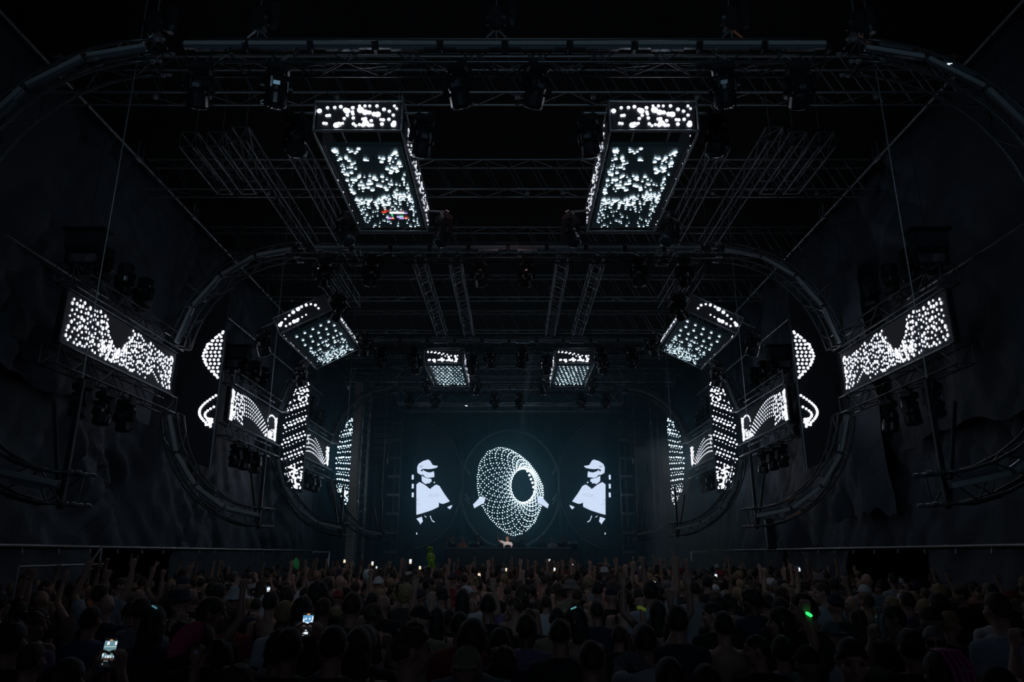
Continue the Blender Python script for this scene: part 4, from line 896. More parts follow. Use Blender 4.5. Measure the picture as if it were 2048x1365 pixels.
def person(x, y, H, pose, hair, hcol, top, tcol, skin, label, group=None, yaw=0, z0=0, shades=False, low=False, cat='person'):
    s = H / 1.765
    if hair in ('curly', 'spiky'): s = H / 1.78
    if hair == 'bun': s = H / 1.80
    o = bpy.data.objects.new('person', (BODYL if low else BODY)[pose]); C.objects.link(o); o.color = (*SKIN[skin], 1)
    o.location = (x, y, z0); o.rotation_euler = (0, 0, yaw); o.scale = (s, s, s); tag(o, label, cat, group); WL[o.name] = Vector((x, y, z0))
    def kid(nm, me, col, ps=None, q=None):
        c = bpy.data.objects.new(nm, me); C.objects.link(c); c.parent = o; c.color = (*col, 1); return c
    _, _, turn, nod = POSE[pose]; rot = headrot(turn, nod)
    if hair != 'bald':
        c = kid(HN[hair], (HAIRL if low else HAIR)[hair], HCOL.get(hcol) or CCOL.get(hcol)); c.matrix_local = Matrix.Translation(NECK) @ rot.to_4x4() @ Matrix.Translation(-NECK)
    if top == 'tee': kid('shirt', (TEEL if low else TEE)[pose], CCOL[tcol])
    elif top == 'tank': kid('tank_top', TANKL if low else TANK, CCOL[tcol])
    kid('trousers', TROUL if low else TROU, CCOL['black'] if (int(x * 37) % 3) else CCOL['dark grey'])
    if not low and (abs(turn) > .5 or abs(yaw) > 1.4):
        for sd in (-1, 1): c = kid('eye', EYE, (0, 0, 0)); c.matrix_local = Matrix.Translation(hp(rot, (sd * .033, .092, 1.662))) @ rot.to_4x4()
    if shades: c = kid('sunglasses', SHADES, (0, 0, 0)); c.matrix_local = Matrix.Translation(NECK) @ rot.to_4x4() @ Matrix.Translation(-NECK)
    return o
TAKEN = []
HW = {'short': 'short %s hair', 'crop': 'cropped %s hair', 'spiky': 'spiky %s hair', 'curly': 'curly %s hair', 'long': 'long %s hair', 'bun': '%s hair in a bun', 'ponytail': 'a %s ponytail', 'cap': '%s cap', 'cap_backward': 'backward %s cap', 'bucket_hat': '%s bucket hat', 'bald': 'shaved head'}
# people one can make out: px, top of head py, head width px, pose, hair, hair colour, top, colour, skin, what sets the person apart, facing
NEAR = [
 (67, 1286, 50, 'rest', 'crop', 'brown', 'tee', 'teal', 1, 'man in a teal collared shirt with cropped hair at the lower left corner', 0),
 (29, 1248, 48, 'rest', 'short', 'dark', 'tee', 'black', 2, 'dark-haired man in black behind the teal shirt at the left edge', 0),
 (40, 1203, 32, 'rest', 'crop', 'dark', 'tee', 'black', 2, 'cropped dark head two rows ahead of the teal shirt', 0),
 (184, 1215, 36, 'rest', 'short', 'dark', 'tee', 'blue', 1, 'dark-haired man in a blue tee just above the big lit phone', 0),
 (203, 1170, 27, 'horns', 'short', 'dark', 'tee', 'light blue', 1, 'man in a pale blue tee raising a hand, ahead of the blue tee', 0),
 (240, 1157, 20, 'right', 'short', 'brown', 'tee', 'pale green', 1, 'man in a pale green tee looking right, near the handrail post', 0),
 (146, 1166, 20, 'both', 'short', 'dark', 'tank', 'dark grey', 2, 'person with both arms up to the handrail in a grey tank top', 0),
 (46, 1151, 18, 'rest', 'short', 'brown', 'tee', 'khaki', 2, 'man in a khaki tee beside the first handrail post', 0),
 (92, 1161, 21, 'right', 'crop', 'brown', 'tank', 'black', 1, 'man in a black tank top looking right behind the handrail', 0),
 (75, 1184, 23, 'palm', 'short', 'dark', 'tee', 'dark grey', 2, 'man in a dark grey tee with left palm up, behind the handrail', 0),
 (168, 1152, 19, 'fist', 'short', 'dark', 'tee', 'orange', 2, 'person in an orange tee under the sloping brace of the handrail', 0),
 (409, 1249, 46, 'rest', 'crop', 'brown', 'tee', 'black', 1, 'cropped-haired man next to the pink fan', 0),
 (446, 1275, 46, 'rest', 'bun', 'dark', 'tank', 'black', 2, 'woman with a dark bun right of the pink fan', 0),
 (476, 1329, 62, 'rest', 'curly', 'brown', 'tee', 'black', 1, 'curly brown head cut by the bottom edge below the pink fan', 0),
 (310, 1214, 40, 'rest', 'long', 'dark', 'tee', 'navy', 1, 'long dark-haired woman in navy ahead of the big lit phone', 0),
 (384, 1178, 25, 'rest', 'bald', 'dark', 'tee', 'navy', 2, 'shaven-headed man in a navy tee ahead of the pink fan', 0),
 (421, 1196, 42, 'right', 'short', 'dark', 'tee', 'black', 2, 'dark-haired man looking right, beside the red tee', 0),
 (467, 1214, 30, 'rest', 'ponytail', 'dark', 'tee', 'red', 1, 'woman with a dark ponytail in a red tee', 0),
 (279, 1179, 22, 'fist', 'bald', 'dark', 'tee', 'dark grey', 2, 'shaven-headed man with a fist up, near the left drape', 0),
 (367, 1152, 22, 'rest', 'cap', 'navy', 'tee', 'black', 1, 'man in a navy cap by the left drape', 0),
 (440, 1168, 24, 'phone', 'short', 'dark', 'tee', 'dark grey', 2, 'man with hands up to a dark phone by the left drape', 0),
 (367, 1243, 38, 'rest', 'curly', 'dark', 'tee', 'black', 2, 'curly dark head above the pink fan', 0),
 (606, 1194, 38, 'rest', 'short', 'dark', 'tee', 'black', 1, 'dark-haired man in black right behind the upright lit phone', 0),
 (638, 1194, 26, 'rest', 'ponytail', 'dark', 'tee', 'white', 1, 'woman with a dark ponytail in a white tee', 0),
 (706, 1184, 37, 'rest', 'crop', 'brown', 'tee', 'dark grey', 1, 'broad man in a dark grey tee taller than his row', 0),
 (669, 1251, 54, 'rest', 'crop', 'dark', 'tee', 'black', 1, 'big cropped dark head in black below the broad man in grey', 0),
 (717, 1258, 50, 'rest', 'long', 'brown', 'tank', 'black', 1, 'woman with long brown hair in a black tank top', 0),
 (560, 1262, 52, 'rest', 'spiky', 'dark', 'tee', 'black', 2, 'spiky dark-haired man left of the upright lit phone', 0),
 (542, 1184, 29, 'rest', 'short', 'dark', 'tank', 'black', 1, 'short-haired man in a black tank top, bare shoulders, left of centre', 0),
 (575, 1172, 27, 'rest', 'short', 'brown', 'tee', 'black', 2, 'brown-haired man in black ahead of the black tank top', 0),
 (638, 1163, 30, 'rest', 'curly', 'dark', 'tee', 'black', 2, 'big round curly head ahead of the white tee', 0),
 (680, 1151, 19, 'rest', 'bald', 'dark', 'tee', 'white', 1, 'shaven-headed man in a white tee', 0),
 (819, 1250, 58, 'right', 'spiky', 'brown', 'tee', 'teal', 1, 'tousled brown-haired man in a teal shirt, face to the right', 0),
 (945, 1239, 56, 'rest', 'short', 'brown', 'tee', 'teal', 1, 'man with full brown hair and a teal tee beside the pale backward cap', 0),
 (934, 1291, 58, 'rest', 'cap_backward', 'khaki', 'tee', 'black', 1, 'person in a pale khaki backward cap at the bottom edge', 0),
 (732, 1250, 45, 'rest', 'crop', 'grey', 'tee', 'navy', 1, 'grey cropped head left of the tousled brown hair', 0),
 (838, 1233, 32, 'rest', 'short', 'dark', 'tee', 'light blue', 1, 'dark-haired man in a light blue tee ahead of the tousled brown hair', 0),
 (767, 1190, 27, 'clap', 'bald', 'dark', 'tee', 'black', 0, 'shaven-headed man with bent arms left of centre', 0),
 (976, 1188, 32, 'rest', 'crop', 'dark', 'tee', 'black', 2, 'tall cropped-haired man in black at the centre', 0),
 (874, 1216, 31, 'palm', 'long', 'dark', 'tank', 'dark grey', 1, 'long dark-haired woman with left palm up at the centre', 0),
 (899, 1219, 28, 'rest', 'short', 'dark', 'tee', 'black', 4, 'short dark-haired man beside the raised left palm', 0),
 (811, 1167, 25, 'rest', 'curly', 'fair', 'tee', 'dark grey', 1, 'curly fair-haired person in grey, left of the centre', 0),
 (945, 1199, 25, 'rest', 'bald', 'dark', 'tee', 'grey', 2, 'shaven-headed man in a grey tee at the centre', 0),
 (857, 1156, 20, 'right', 'short', 'dark', 'tee', 'grey', 2, 'man in glasses looking right below the green alien', 0),
 (1119, 1238, 42, 'rest', 'crop', 'dark', 'tee', 'dark grey', 1, 'tall cropped man in a dark grey tee right of centre', 0),
 (1182, 1281, 52, 'rest', 'crop', 'brown', 'tee', 'black', 1, 'cropped brown head at the bottom edge right of centre', 0),
 (1059, 1218, 29, 'clap', 'crop', 'brown', 'tee', 'black', 1, 'round cropped head with folded hands at the centre', 0),
 (1155, 1214, 36, 'left', 'long', 'dark', 'tank', 'black', 2, 'long dark-haired woman looking left with a cyan hair clip', 0),
 (1193, 1202, 29, 'rest', 'crop', 'dark', 'tee', 'navy', 2, 'cropped man in navy beside the cyan hair clip', 0),
 (1000, 1257, 42, 'rest', 'short', 'dark', 'tee', 'navy', 2, 'dark-haired man in navy right of the full brown hair', 0),
 (1006, 1293, 47, 'rest', 'curly', 'brown', 'tee', 'black', 2, 'curly head beside the pale backward cap', 0),
 (1113, 1222, 28, 'rest', 'cap', 'black', 'tee', 'black', 1, 'person in a black cap ahead of the tall cropped man', 0),
 (1076, 1199, 21, 'rest', 'long', 'brown', 'tank', 'dark grey', 1, 'woman with straight brown hair in a grey tank top, centre', 0),
 (1092, 1192, 22, 'rest', 'short', 'dark', 'tee', 'white', 1, 'short-haired man in a white tee at the centre right', 0),
 (1281, 1248, 40, 'fist', 'crop', 'grey', 'tee', 'grey', 0, 'grey cropped man in a grey tee beside the pale folding fan', 0),
 (1353, 1212, 40, 'rest', 'short', 'dark', 'tee', 'navy', 1, 'dark-haired man in a navy tee right of the grey cropped man', 0),
 (1445, 1224, 38, 'rest', 'short', 'dark', 'none', 'black', 1, 'bare-backed dark-haired man right of centre', 0),
 (1428, 1205, 33, 'left', 'short', 'dark', 'tee', 'black', 3, 'man in profile looking left with glasses on his hair', 0),
 (1338, 1318, 56, 'rest', 'long', 'dark', 'tee', 'black', 1, 'long-haired head at the bottom edge below the navy tee', 0),
 (1412, 1330, 58, 'rest', 'short', 'dark', 'tee', 'black', 2, 'dark head at the bottom edge with sunglasses pushed up', 0),
 (1388, 1162, 23, 'rest', 'crop', 'dark', 'tee', 'grey', 1, 'cropped man in grey behind the arm that points high', 0),
 (1413, 1150, 20, 'rest', 'short', 'dark', 'tee', 'black', 1, 'short dark hair above the man in profile', 0),
 (1517, 1270, 43, 'left', 'crop', 'dark', 'tee', 'black', 1, 'cropped man looking left at the bottom right of centre', 0),
 (1565, 1216, 38, 'left', 'long', 'dark', 'tee', 'black', 1, 'long dark-haired person in profile left of the green wrist light', 0),
 (1613, 1291, 50, 'rest', 'cap', 'black', 'tee', 'black', 2, 'person in a black cap under the green wrist light', 0),
 (1694, 1271, 56, 'back', 'short', 'dark', 'tee', 'black', 1, 'man facing back and looking down beside the teal cap', 2.7),
 (1659, 1241, 38, 'rest', 'cap', 'teal', 'tee', 'white', 1, 'man facing back in a teal cap and open white shirt', 3.3),
 (1609, 1188, 38, 'left', 'short', 'dark', 'tee', 'dark grey', 1, 'man in glasses looking left above the green wrist light', 0),
 (1702, 1193, 27, 'rest', 'bald', 'dark', 'tee', 'black', 1, 'shaven-headed man in black below the grey tee at the right', 0),
 (1732, 1148, 20, 'rest', 'bald', 'dark', 'tee', 'grey', 1, 'shaven-headed man in a pale grey tee by the dark opening at the right', 0),
 (1533, 1188, 27, 'rest', 'crop', 'dark', 'tee', 'black', 1, 'cropped man in black right of the bare back', 0),
 (1646, 1167, 25, 'left', 'crop', 'brown', 'tee', 'light blue', 3, 'red-cheeked man in pale blue looking left', 0),
 (1669, 1187, 30, 'rest', 'cap_backward', 'navy', 'tee', 'dark grey', 1, 'person in a navy backward cap and grey tee at the right', 0),
 (1715, 1220, 30, 'rest', 'long', 'brown', 'tank', 'dark grey', 1, 'woman with loose brown hair below the shaven head in black', 0),
 (1991, 1185, 43, 'rest', 'crop', 'brown', 'tee', 'light blue', 3, 'broad man in a pale blue tee with a small mark on the back', 0),
 (1864, 1254, 42, 'clap', 'short', 'grey', 'tee', 'pale green', 1, 'person facing back in dark sunglasses and a pale green tee', 3.0),
 (1879, 1304, 60, 'rest', 'long', 'dark', 'tee', 'black', 1, 'long dark hair with pink strands at the bottom right edge', 0),
 (1860, 1213, 38, 'rest', 'cap', 'black', 'tee', 'black', 2, 'person in a black cap ahead of the dark sunglasses', 0),
 (1789, 1212, 36, 'left', 'short', 'dark', 'tee', 'black', 2, 'dark-haired man with glasses, turned left, near the metal can', 0),
 (1874, 1187, 32, 'rest', 'short', 'dark', 'tee', 'black', 1, 'dark head with a lime ear tag at the right', 0),
 (1812, 1183, 28, 'rest', 'crop', 'dark', 'tee', 'purple', 1, 'cropped man in a lilac tee at the right', 0),
 (1989, 1333, 58, 'right', 'cap', 'black', 'tee', 'black', 1, 'head in a glossy black cap at the bottom edge under the pale blue tee', 0),
 (1922, 1176, 22, 'left', 'short', 'dark', 'tee', 'black', 1, 'man looking left with a hand up, by the right drape', 0),
 (1876, 1168, 22, 'rest', 'curly', 'fair', 'tee', 'dark grey', 1, 'curly fair head by the right drape', 0),
 (2026, 1180, 25, 'left', 'cap', 'red', 'tee', 'dark grey', 1, 'man in a red cap looking left at the right edge', 0),
 (2000, 1200, 24, 'rest', 'cap_backward', 'yellow', 'tee', 'black', 2, 'person in a yellow cap beside the broad pale blue back', 0),
 (1310, 1162, 22, 'horns', 'short', 'dark', 'tee', 'black', 1, 'person making horns with the raised right hand near the lit phone', 0),
 (1250, 1155, 22, 'fist', 'short', 'dark', 'tee', 'black', 2, 'person with a raised fist left of the hand horns', 0),
]
PB = {}
for i, (px, py, hw, pose, hair, hc, top, tc, sk, lab, yaw) in enumerate(NEAR):
    Y = max(3.3, F * .172 / hw); P = at(px, py, Y)
    H = min(1.98, max(1.5, P.z))
    if hair in ('cap', 'cap_backward'): H -= .01
    PB[lab] = person(P.x, Y, H, pose, hair, hc, top, tc, sk, lab, None, yaw + random.uniform(-.06, .06), shades=('dark sunglasses and' in lab), low=Y > 11)
    TAKEN.append((P.x, Y))
o = PB['long dark hair with pink strands at the bottom right edge']; q = MB()
for k in range(4): q.tube([(-.03 + .022 * k, .03, 1.778 - .004 * abs(k - 1.5)), (-.02 + .03 * k, -.06, 1.775), (-.01 + .034 * k, -.122, 1.70), (.0 + .03 * k, -.14, 1.58), (.01 + .024 * k, -.135, 1.45)], [.006, .011, .012, .011, .004], 6)
c = bpy.data.objects.new('pink_strands', q.mesh('pink_strands', mat('pink_hair', (.40, .05, .20), .6), smooth=True)); C.objects.link(c); c.parent = o; c['label'] = 'pink strands over dark hair'
def hand_at(pose, side=1):
    sp = POSE[pose][0 if side > 0 else 1]; S, E, W = arm_pts(side, sp); return W + Vector(sp[2]).normalized() * .075
def wrist_at(pose, side=1): return arm_pts(side, POSE[pose][0 if side > 0 else 1])[2]
HELD = {}
def holder(P, pose, hair, hc, top, tc, sk, lab, side=1, centre=False, wrist=False):
    """a person whose hand (or wrist) reaches the point P"""
    h = wrist_at(pose, side) if wrist else hand_at(pose, side)
    if centre: h = Vector((0, h.y, h.z + .03))
    s = min(1.1, max(.84, P.z / h.z)); o = person(P.x - s * h.x, P.y - s * h.y, s * 1.765, pose, hair, hc, top, tc, sk, lab, None, 0, low=P.y > 11); o.scale = (s, s, s)
    TAKEN.append((o.location.x, o.location.y)); HELD[lab] = o.location + h * s; return HELD[lab]
def ph_pt(px, py, w, real=.076): return at(px, py, F * real / w * 1.03)
holder(ph_pt(219, 1306, 26), 'phone', 'short', 'dark', 'tee', 'black', 2, 'person at the bottom edge holding the large lit phone in both hands', centre=True)
holder(ph_pt(615.5, 1250, 22), 'phone', 'crop', 'dark', 'tee', 'black', 2, 'person holding the upright lit phone with the bright blue picture', centre=True)
holder(ph_pt(1306, 1172, 11), 'phone', 'short', 'dark', 'tee', 'black', 2, 'person holding the bright white phone beside the hand horns', centre=True)
PCAN = holder(at(1762, 1254, 5.6), 'phone', 'short', 'dark', 'tee', 'black', 2, 'man holding up a dull metal shaker in both hands', centre=True)
PFAN = holder(at(392, 1318, 4.35), 'fist', 'short', 'dark', 'tee', 'black', 2, 'person at the bottom edge holding the pink fan')
PLGT = holder(at(1615, 1229, 6.0), 'fist', 'short', 'dark', 'tee', 'grey', 1, 'man in a grey shirt raising the green wrist light', wrist=True)
PBND = holder(at(1283, 1218, 7.6), 'fist', 'crop', 'brown', 'tee', 'black', 1, 'cropped man with a fist and a lime wristband', wrist=True)
PALN = holder(at(866, 1136, 19.5), 'point', 'short', 'dark', 'tee', 'salmon', 1, 'person in salmon holding the green alien up')
PGFN = holder(at(583, 1130, 15.5), 'palm', 'short', 'dark', 'tee', 'black', 1, 'person holding up the green folding fan', side=-1)
PBAL = holder(at(737, 1164, 13.0), 'both', 'cap', 'white', 'tee', 'black', 1, 'person in a white cap holding up a pale balloon')
holder(at(1352, 1120, 9.0), 'point', 'short', 'dark', 'tee', 'light blue', 1, 'person in a pale blue shirt with a long arm pointing high')
# the rest of the crowd, row by row
GR = {}
HAIRS = ['short'] * 7 + ['crop'] * 4 + ['bald', 'curly', 'long', 'long', 'bun', 'ponytail', 'cap', 'cap_backward', 'bucket_hat', 'spiky']
TOPS = ['black'] * 7 + ['dark grey', 'dark grey', 'white', 'white', 'grey', 'navy', 'navy', 'salmon', 'teal', 'red', 'light blue', 'khaki', 'purple']
FILL = []
Y = 4.6
while Y < 32.6:
    xm = min(9.2, .706 * Y * 1.06 + .4); step = .60 if Y < 9 else (.66 if Y < 16 else .74)
    x = -xm + random.uniform(0, step)
    while x < xm:
        X_, Y_ = x + random.uniform(-.12, .12), Y + random.uniform(-.14, .14)
        need = .52 if Y < 9 else .5
        if all((X_ - a) ** 2 + (Y_ - b) ** 2 > need ** 2 for a, b in TAKEN if abs(Y_ - b) < .7): FILL.append((X_, Y_)); TAKEN.append((X_, Y_))
        x += step
    Y += .62 if Y < 9 else (.70 if Y < 16 else .80)
FILL.sort(key=lambda p: p[1]); NIND = 300 - len(NEAR)
def attrs(X_, Y_):
    up = .10 if Y_ < 9 else (.24 if Y_ < 20 else .34)
    pose = random.choice(['fist', 'both', 'half', 'half', 'palm', 'wave', 'wave', 'point', 'horns', 'phone', 'half']) if random.random() < up else random.choice(['rest', 'rest', 'rest', 'clap', 'right', 'left', 'rest'])
    hair = random.choice(HAIRS); hc = random.choice(['dark', 'dark', 'dark', 'brown', 'brown', 'fair'])
    if hair in ('cap', 'cap_backward', 'bucket_hat'): hc = random.choice(['black', 'white', 'navy', 'grey', 'red'])
    top = random.choice(['tee'] * 7 + ['tank', 'tank', 'none']); tc = random.choice(TOPS); return pose, hair, hc, top, tc, random.choice([0, 1, 1, 2, 2, 3, 4])
PW = {'half': 'one bent arm up', 'wave': 'both bent arms up', 'rest': 'standing', 'fist': 'fist up', 'both': 'both arms up', 'palm': 'left palm up', 'point': 'pointing up', 'horns': 'hand horns up', 'phone': 'hands held up together', 'clap': 'arms bent', 'right': 'looking right', 'left': 'looking left'}
for (X_, Y_) in FILL[:NIND]:
    pose, hair, hc, top, tc, sk = attrs(X_, Y_); H = random.gauss(1.72, .065) + (.02 if Y_ < 9 else 0)
    H = min(H, 1.86 if Y_ > 7 else 1.74)
    hw_ = HW[hair] % hc if '%' in HW[hair] else HW[hair]; band = 'near rows' if Y_ < 8 else ('under nearest frame' if Y_ < 11.5 else 'beyond nearest frame')
    xb = X_ / (.706 * Y_); side = 'far left' if xb < -.6 else ('left of centre' if xb < -.2 else ('middle' if xb < .2 else ('right of centre' if xb < .6 else 'far right')))
    cl = 'bare back' if top == 'none' else tc + (' tee' if top == 'tee' else ' tank top')
    lab = '%s, %s, %s, %s, %s' % (hw_.capitalize(), cl, PW[pose], band, side)
    o = person(X_, Y_, H, pose, hair, hc, top, tc, sk, lab, None, random.uniform(-.25, .25), low=Y_ > 9)
    GR.setdefault(lab, []).append(o)
ORDW = ['nearest', 'second', 'third', 'fourth', 'fifth', 'sixth', 'seventh', 'eighth']
for lab, os_ in GR.items():
    os_.sort(key=lambda o: o.location.y)
    for i, o in enumerate(os_):
        o['group'] = 'people in the crowd'
        if len(os_) > 1: o['label'] = lab + (', nearer one' if i == 0 else ', farther one') if len(os_) == 2 else lab + ', %s of these' % ORDW[i]
        if len(o['label'].split()) > 16: o['label'] = o['label'].replace(' near rows,', '').replace(' under nearest frame,', '').replace(' beyond nearest frame,', '')
# the rows beyond: one mass
def arr(me):
    n = len(me.vertices); v = np.empty(n * 3, np.float32); me.vertices.foreach_get('co', v); me.calc_loop_triangles(); t = np.empty(len(me.loop_triangles) * 3, np.int32); me.loop_triangles.foreach_get('vertices', t); return v.reshape(-1, 3), t.reshape(-1, 3)
def fixed(m, col, nm):
    c = m.copy(); c.name = nm
    for n_ in c.node_tree.nodes:
        if n_.type == 'OBJECT_INFO':
            rgb = c.node_tree.nodes.new('ShaderNodeRGB'); rgb.outputs[0].default_value = (*col, 1)
            for l in list(n_.outputs['Color'].links): c.node_tree.links.new(rgb.outputs[0], l.to_socket)
    return c
LB = {k: arr(decim(v, 1000, 't')) for k, v in BODYL.items()}; LT = {k: arr(decim(v, 160, 't')) for k, v in TEEL.items()}; LH = {k: arr(decim(v, 110, 't')) for k, v in HAIRL.items()}; LR = arr(TROUL); LK = arr(TANKL)
MS, MI = [], {}
def slot(kind, col):
    key = (kind, col)
    if key not in MI: MI[key] = len(MS); MS.append(fixed(M[kind], col, 'crowd_%s_%d' % (kind, len(MS))))
    return MI[key]
AV, AT, AM = [], [], []; off = 0
def put(a, X, mi):
    global off
    v = a[0] @ X[0].T + X[1]; AV.append(v); AT.append(a[1] + off); AM.append(np.full(len(a[1]), mi, np.int32)); off += len(v)
for (X_, Y_) in FILL[NIND:]:
    pose, hair, hc, top, tc, sk = attrs(X_, Y_); H = min(1.86, random.gauss(1.71, .07)); s = H / 1.765; yaw = random.uniform(-.3, .3)
    Rz = np.array(Matrix.Rotation(yaw, 3, 'Z')) * s; T = (Rz, np.array((X_, Y_, 0.0))); _, _, turn, nod = POSE[pose]; rot = np.array(headrot(turn, nod)); nk = np.array(NECK)
    put(LB[pose], T, slot('skin', SKIN[sk]))
    if hair != 'bald':
        a = LH[hair]; put(((a[0] - nk) @ rot.T + nk, a[1]), T, slot('hair' if HN[hair] == 'hair' else 'cloth', HCOL.get(hc) or CCOL.get(hc)))
    if top == 'tee': put(LT[pose], T, slot('cloth', CCOL[tc]))
    elif top == 'tank': put(LK, T, slot('cloth', CCOL[tc]))
    put(LR, T, slot('cloth', CCOL['black']))
V = np.concatenate(AV); Tt = np.concatenate(AT); Mi = np.concatenate(AM); me = bpy.data.meshes.new('crowd'); me.vertices.add(len(V)); me.vertices.foreach_set('co', V.astype(np.float32).ravel()); me.loops.add(len(Tt) * 3); me.loops.foreach_set('vertex_index', Tt.ravel().astype(np.int32)); me.polygons.add(len(Tt)); me.polygons.foreach_set('loop_start', np.arange(0, len(Tt) * 3, 3, dtype=np.int32)); me.polygons.foreach_set('material_index', Mi); me.polygons.foreach_set('use_smooth', np.ones(len(Tt), bool))
for m in MS: me.materials.append(m)
me.update(); me.validate(); co = bpy.data.objects.new('crowd', me); C.objects.link(co); tag(co, 'mass of people packed in the rows up to the stage front', 'crowd', kind='stuff')
print('PEOPLE', len(NEAR), len(FILL), 'crowd tris', len(Tt))

# ------------------------------------------------------------------ people on the stage
dj = person(-.12, 36.32, 1.76, 'dj', 'crop', 'brown', 'tee', 'white', 3, 'man in a white tee and sunglasses at the desk with one arm raised', 'people on the stage', 0.0 + math.pi, ZB, True)
for (px, Y_, H, pose, hair, hc, tc, sk, lab, yaw) in (
    (1034, 38.0, 1.80, 'both', 'short', 'dark', 'black', 2, 'dark figure with raised arms right behind the man in white', math.pi),
    (905, 36.4, 1.72, 'phone', 'curly', 'fair', 'black', 1, 'fair curly-haired person at the left of the stage', 2.6),
    (925, 36.2, 1.70, 'rest', 'long', 'fair', 'orange', 1, 'person in an orange top beside the fair curly hair on stage', 2.9),
    (957, 37.0, 1.82, 'clap', 'short', 'dark', 'black', 2, 'tall dark figure between the orange top and the man in white', 2.8),
    (1084, 37.0, 1.72, 'rest', 'cap', 'black', 'dark grey', 1, 'person in a black cap at the right end of the desk', 3.4),
    (1104, 37.2, 1.70, 'clap', 'long', 'brown', 'white', 1, 'woman in white among the dark figures right of the desk', 3.3),
    (1124, 36.6, 1.72, 'phone', 'short', 'dark', 'black', 2, 'person crouched over a camera at the right of the stage', 3.6)):
    P = at(px, 1085, Y_); person(P.x, Y_, H, pose, hair, hc, 'tee', tc, sk, lab, 'people on the stage', yaw, ZB)

# ------------------------------------------------------------------ things held up over the crowd
def emis(nm, col, st): return mat(nm, (0, 0, 0), .4, emit=col, strength=st)
PH = {'w': emis('phone_white', (.85, .93, 1), 1.0), 'b': emis('phone_blue', (.10, .30, .55), 1.0), 'o': emis('phone_orange', (1, .35, .10), 1.0), 't': emis('phone_teal', (.12, .24, .27), 1.0), 'y': emis('phone_warm', (1, .78, .45), 1.0), 'd': emis('phone_dim', (.05, .03, .025), 1.0), 'k': emis('phone_black', (.004, .005, .006), 1.0)}
def phone(px, py, wpx, label, pic, tilt=0, real=.076):
    Y_ = F * real / wpx * 1.03; P = at(px, py, Y_); t = empty('phone', P, label, 'phone', 'phones held up over the crowd'); rot = Matrix.Rotation(R(-10), 3, 'X') @ Matrix.Rotation(tilt, 3, 'Y'); hgt = real * 2.05
    q = MB(); q.bbox(P, (real, .009, hgt), .004, rot); q.build('case', M['gloss'], t)
    q = MB()
    for (u, v, a, b, k) in pic: q.add([P + rot @ Vector(((u - .5) * real * .93 + dx * a * real * .465, -.0056 - .0002 * pic.index((u, v, a, b, k)), (v - .5) * hgt * .95 + dz * b * hgt * .475)) for dx, dz in ((-1, -1), (1, -1), (1, 1), (-1, 1))], [(0, 1, 2, 3)], 'wboytdk'.index(k))
    q.build('screen', [PH[c] for c in 'wboytdk'], t); return t
PICA = [(.5, .5, 1, 1, 'k'), (.5, .55, 1, .72, 't'), (.3, .82, .2, .12, 'w'), (.9, .82, .15, .12, 'w'), (.5, .7, 1, .015, 'w'), (.12, .56, .12, .07, 'w'), (.4, .50, .1, .05, 'w'), (.66, .50, .1, .05, 'w'), (.08, .42, .1, .12, 'w'), (.95, .48, .08, .07, 'w'), (.95, .38, .08, .09, 'w'), (.32, .35, .08, .09, 'w'), (.52, .35, .16, .10, 'w'), (.72, .35, .08, .09, 'w'), (.5, .26, 1, .10, 'd'), (.5, .93, .22, .035, 'o'), (.2, .1, .06, .03, 'w')]
PICB = [(.5, .5, 1, 1, 'k'), (.5, .68, 1, .42, 'b'), (.3, .74, .16, .07, 'w'), (.65, .74, .16, .07, 'w'), (.1, .66, .14, .18, 'w'), (.92, .76, .12, .16, 'w'), (.45, .56, .3, .09, 'w'), (.85, .60, .2, .12, 'w'), (.12, .54, .16, .06, 'w'), (.5, .44, 1, .07, 'd'), (.5, .93, .26, .05, 'o'), (.45, .14, .36, .10, 'w'), (.18, .14, .1, .04, 'w'), (.42, .25, .14, .04, 'w'), (.2, .04, .06, .03, 'w')]
PICC = [(.5, .5, 1, 1, 'k'), (.5, .62, .9, .5, 'w'), (.5, .24, .8, .2, 'y'), (.5, .9, .4, .06, 'o')]
PICD = [(.5, .5, 1, 1, 'k'), (.5, .55, .9, .6, 'y'), (.5, .72, .6, .2, 'w'), (.4, .9, .4, .06, 'o')]
PICE = [(.5, .5, 1, 1, 'k'), (.5, .6, .9, .35, 'w'), (.5, .3, .7, .12, 'w'), (.5, .88, .5, .05, 'b')]
phone(219, 1306, 26, 'large lit phone filming the stage, between the blue tee and the pink fan', PICA)
phone(615.5, 1250, 22, 'upright lit phone with a bright blue picture held before the dark-haired man', PICB)
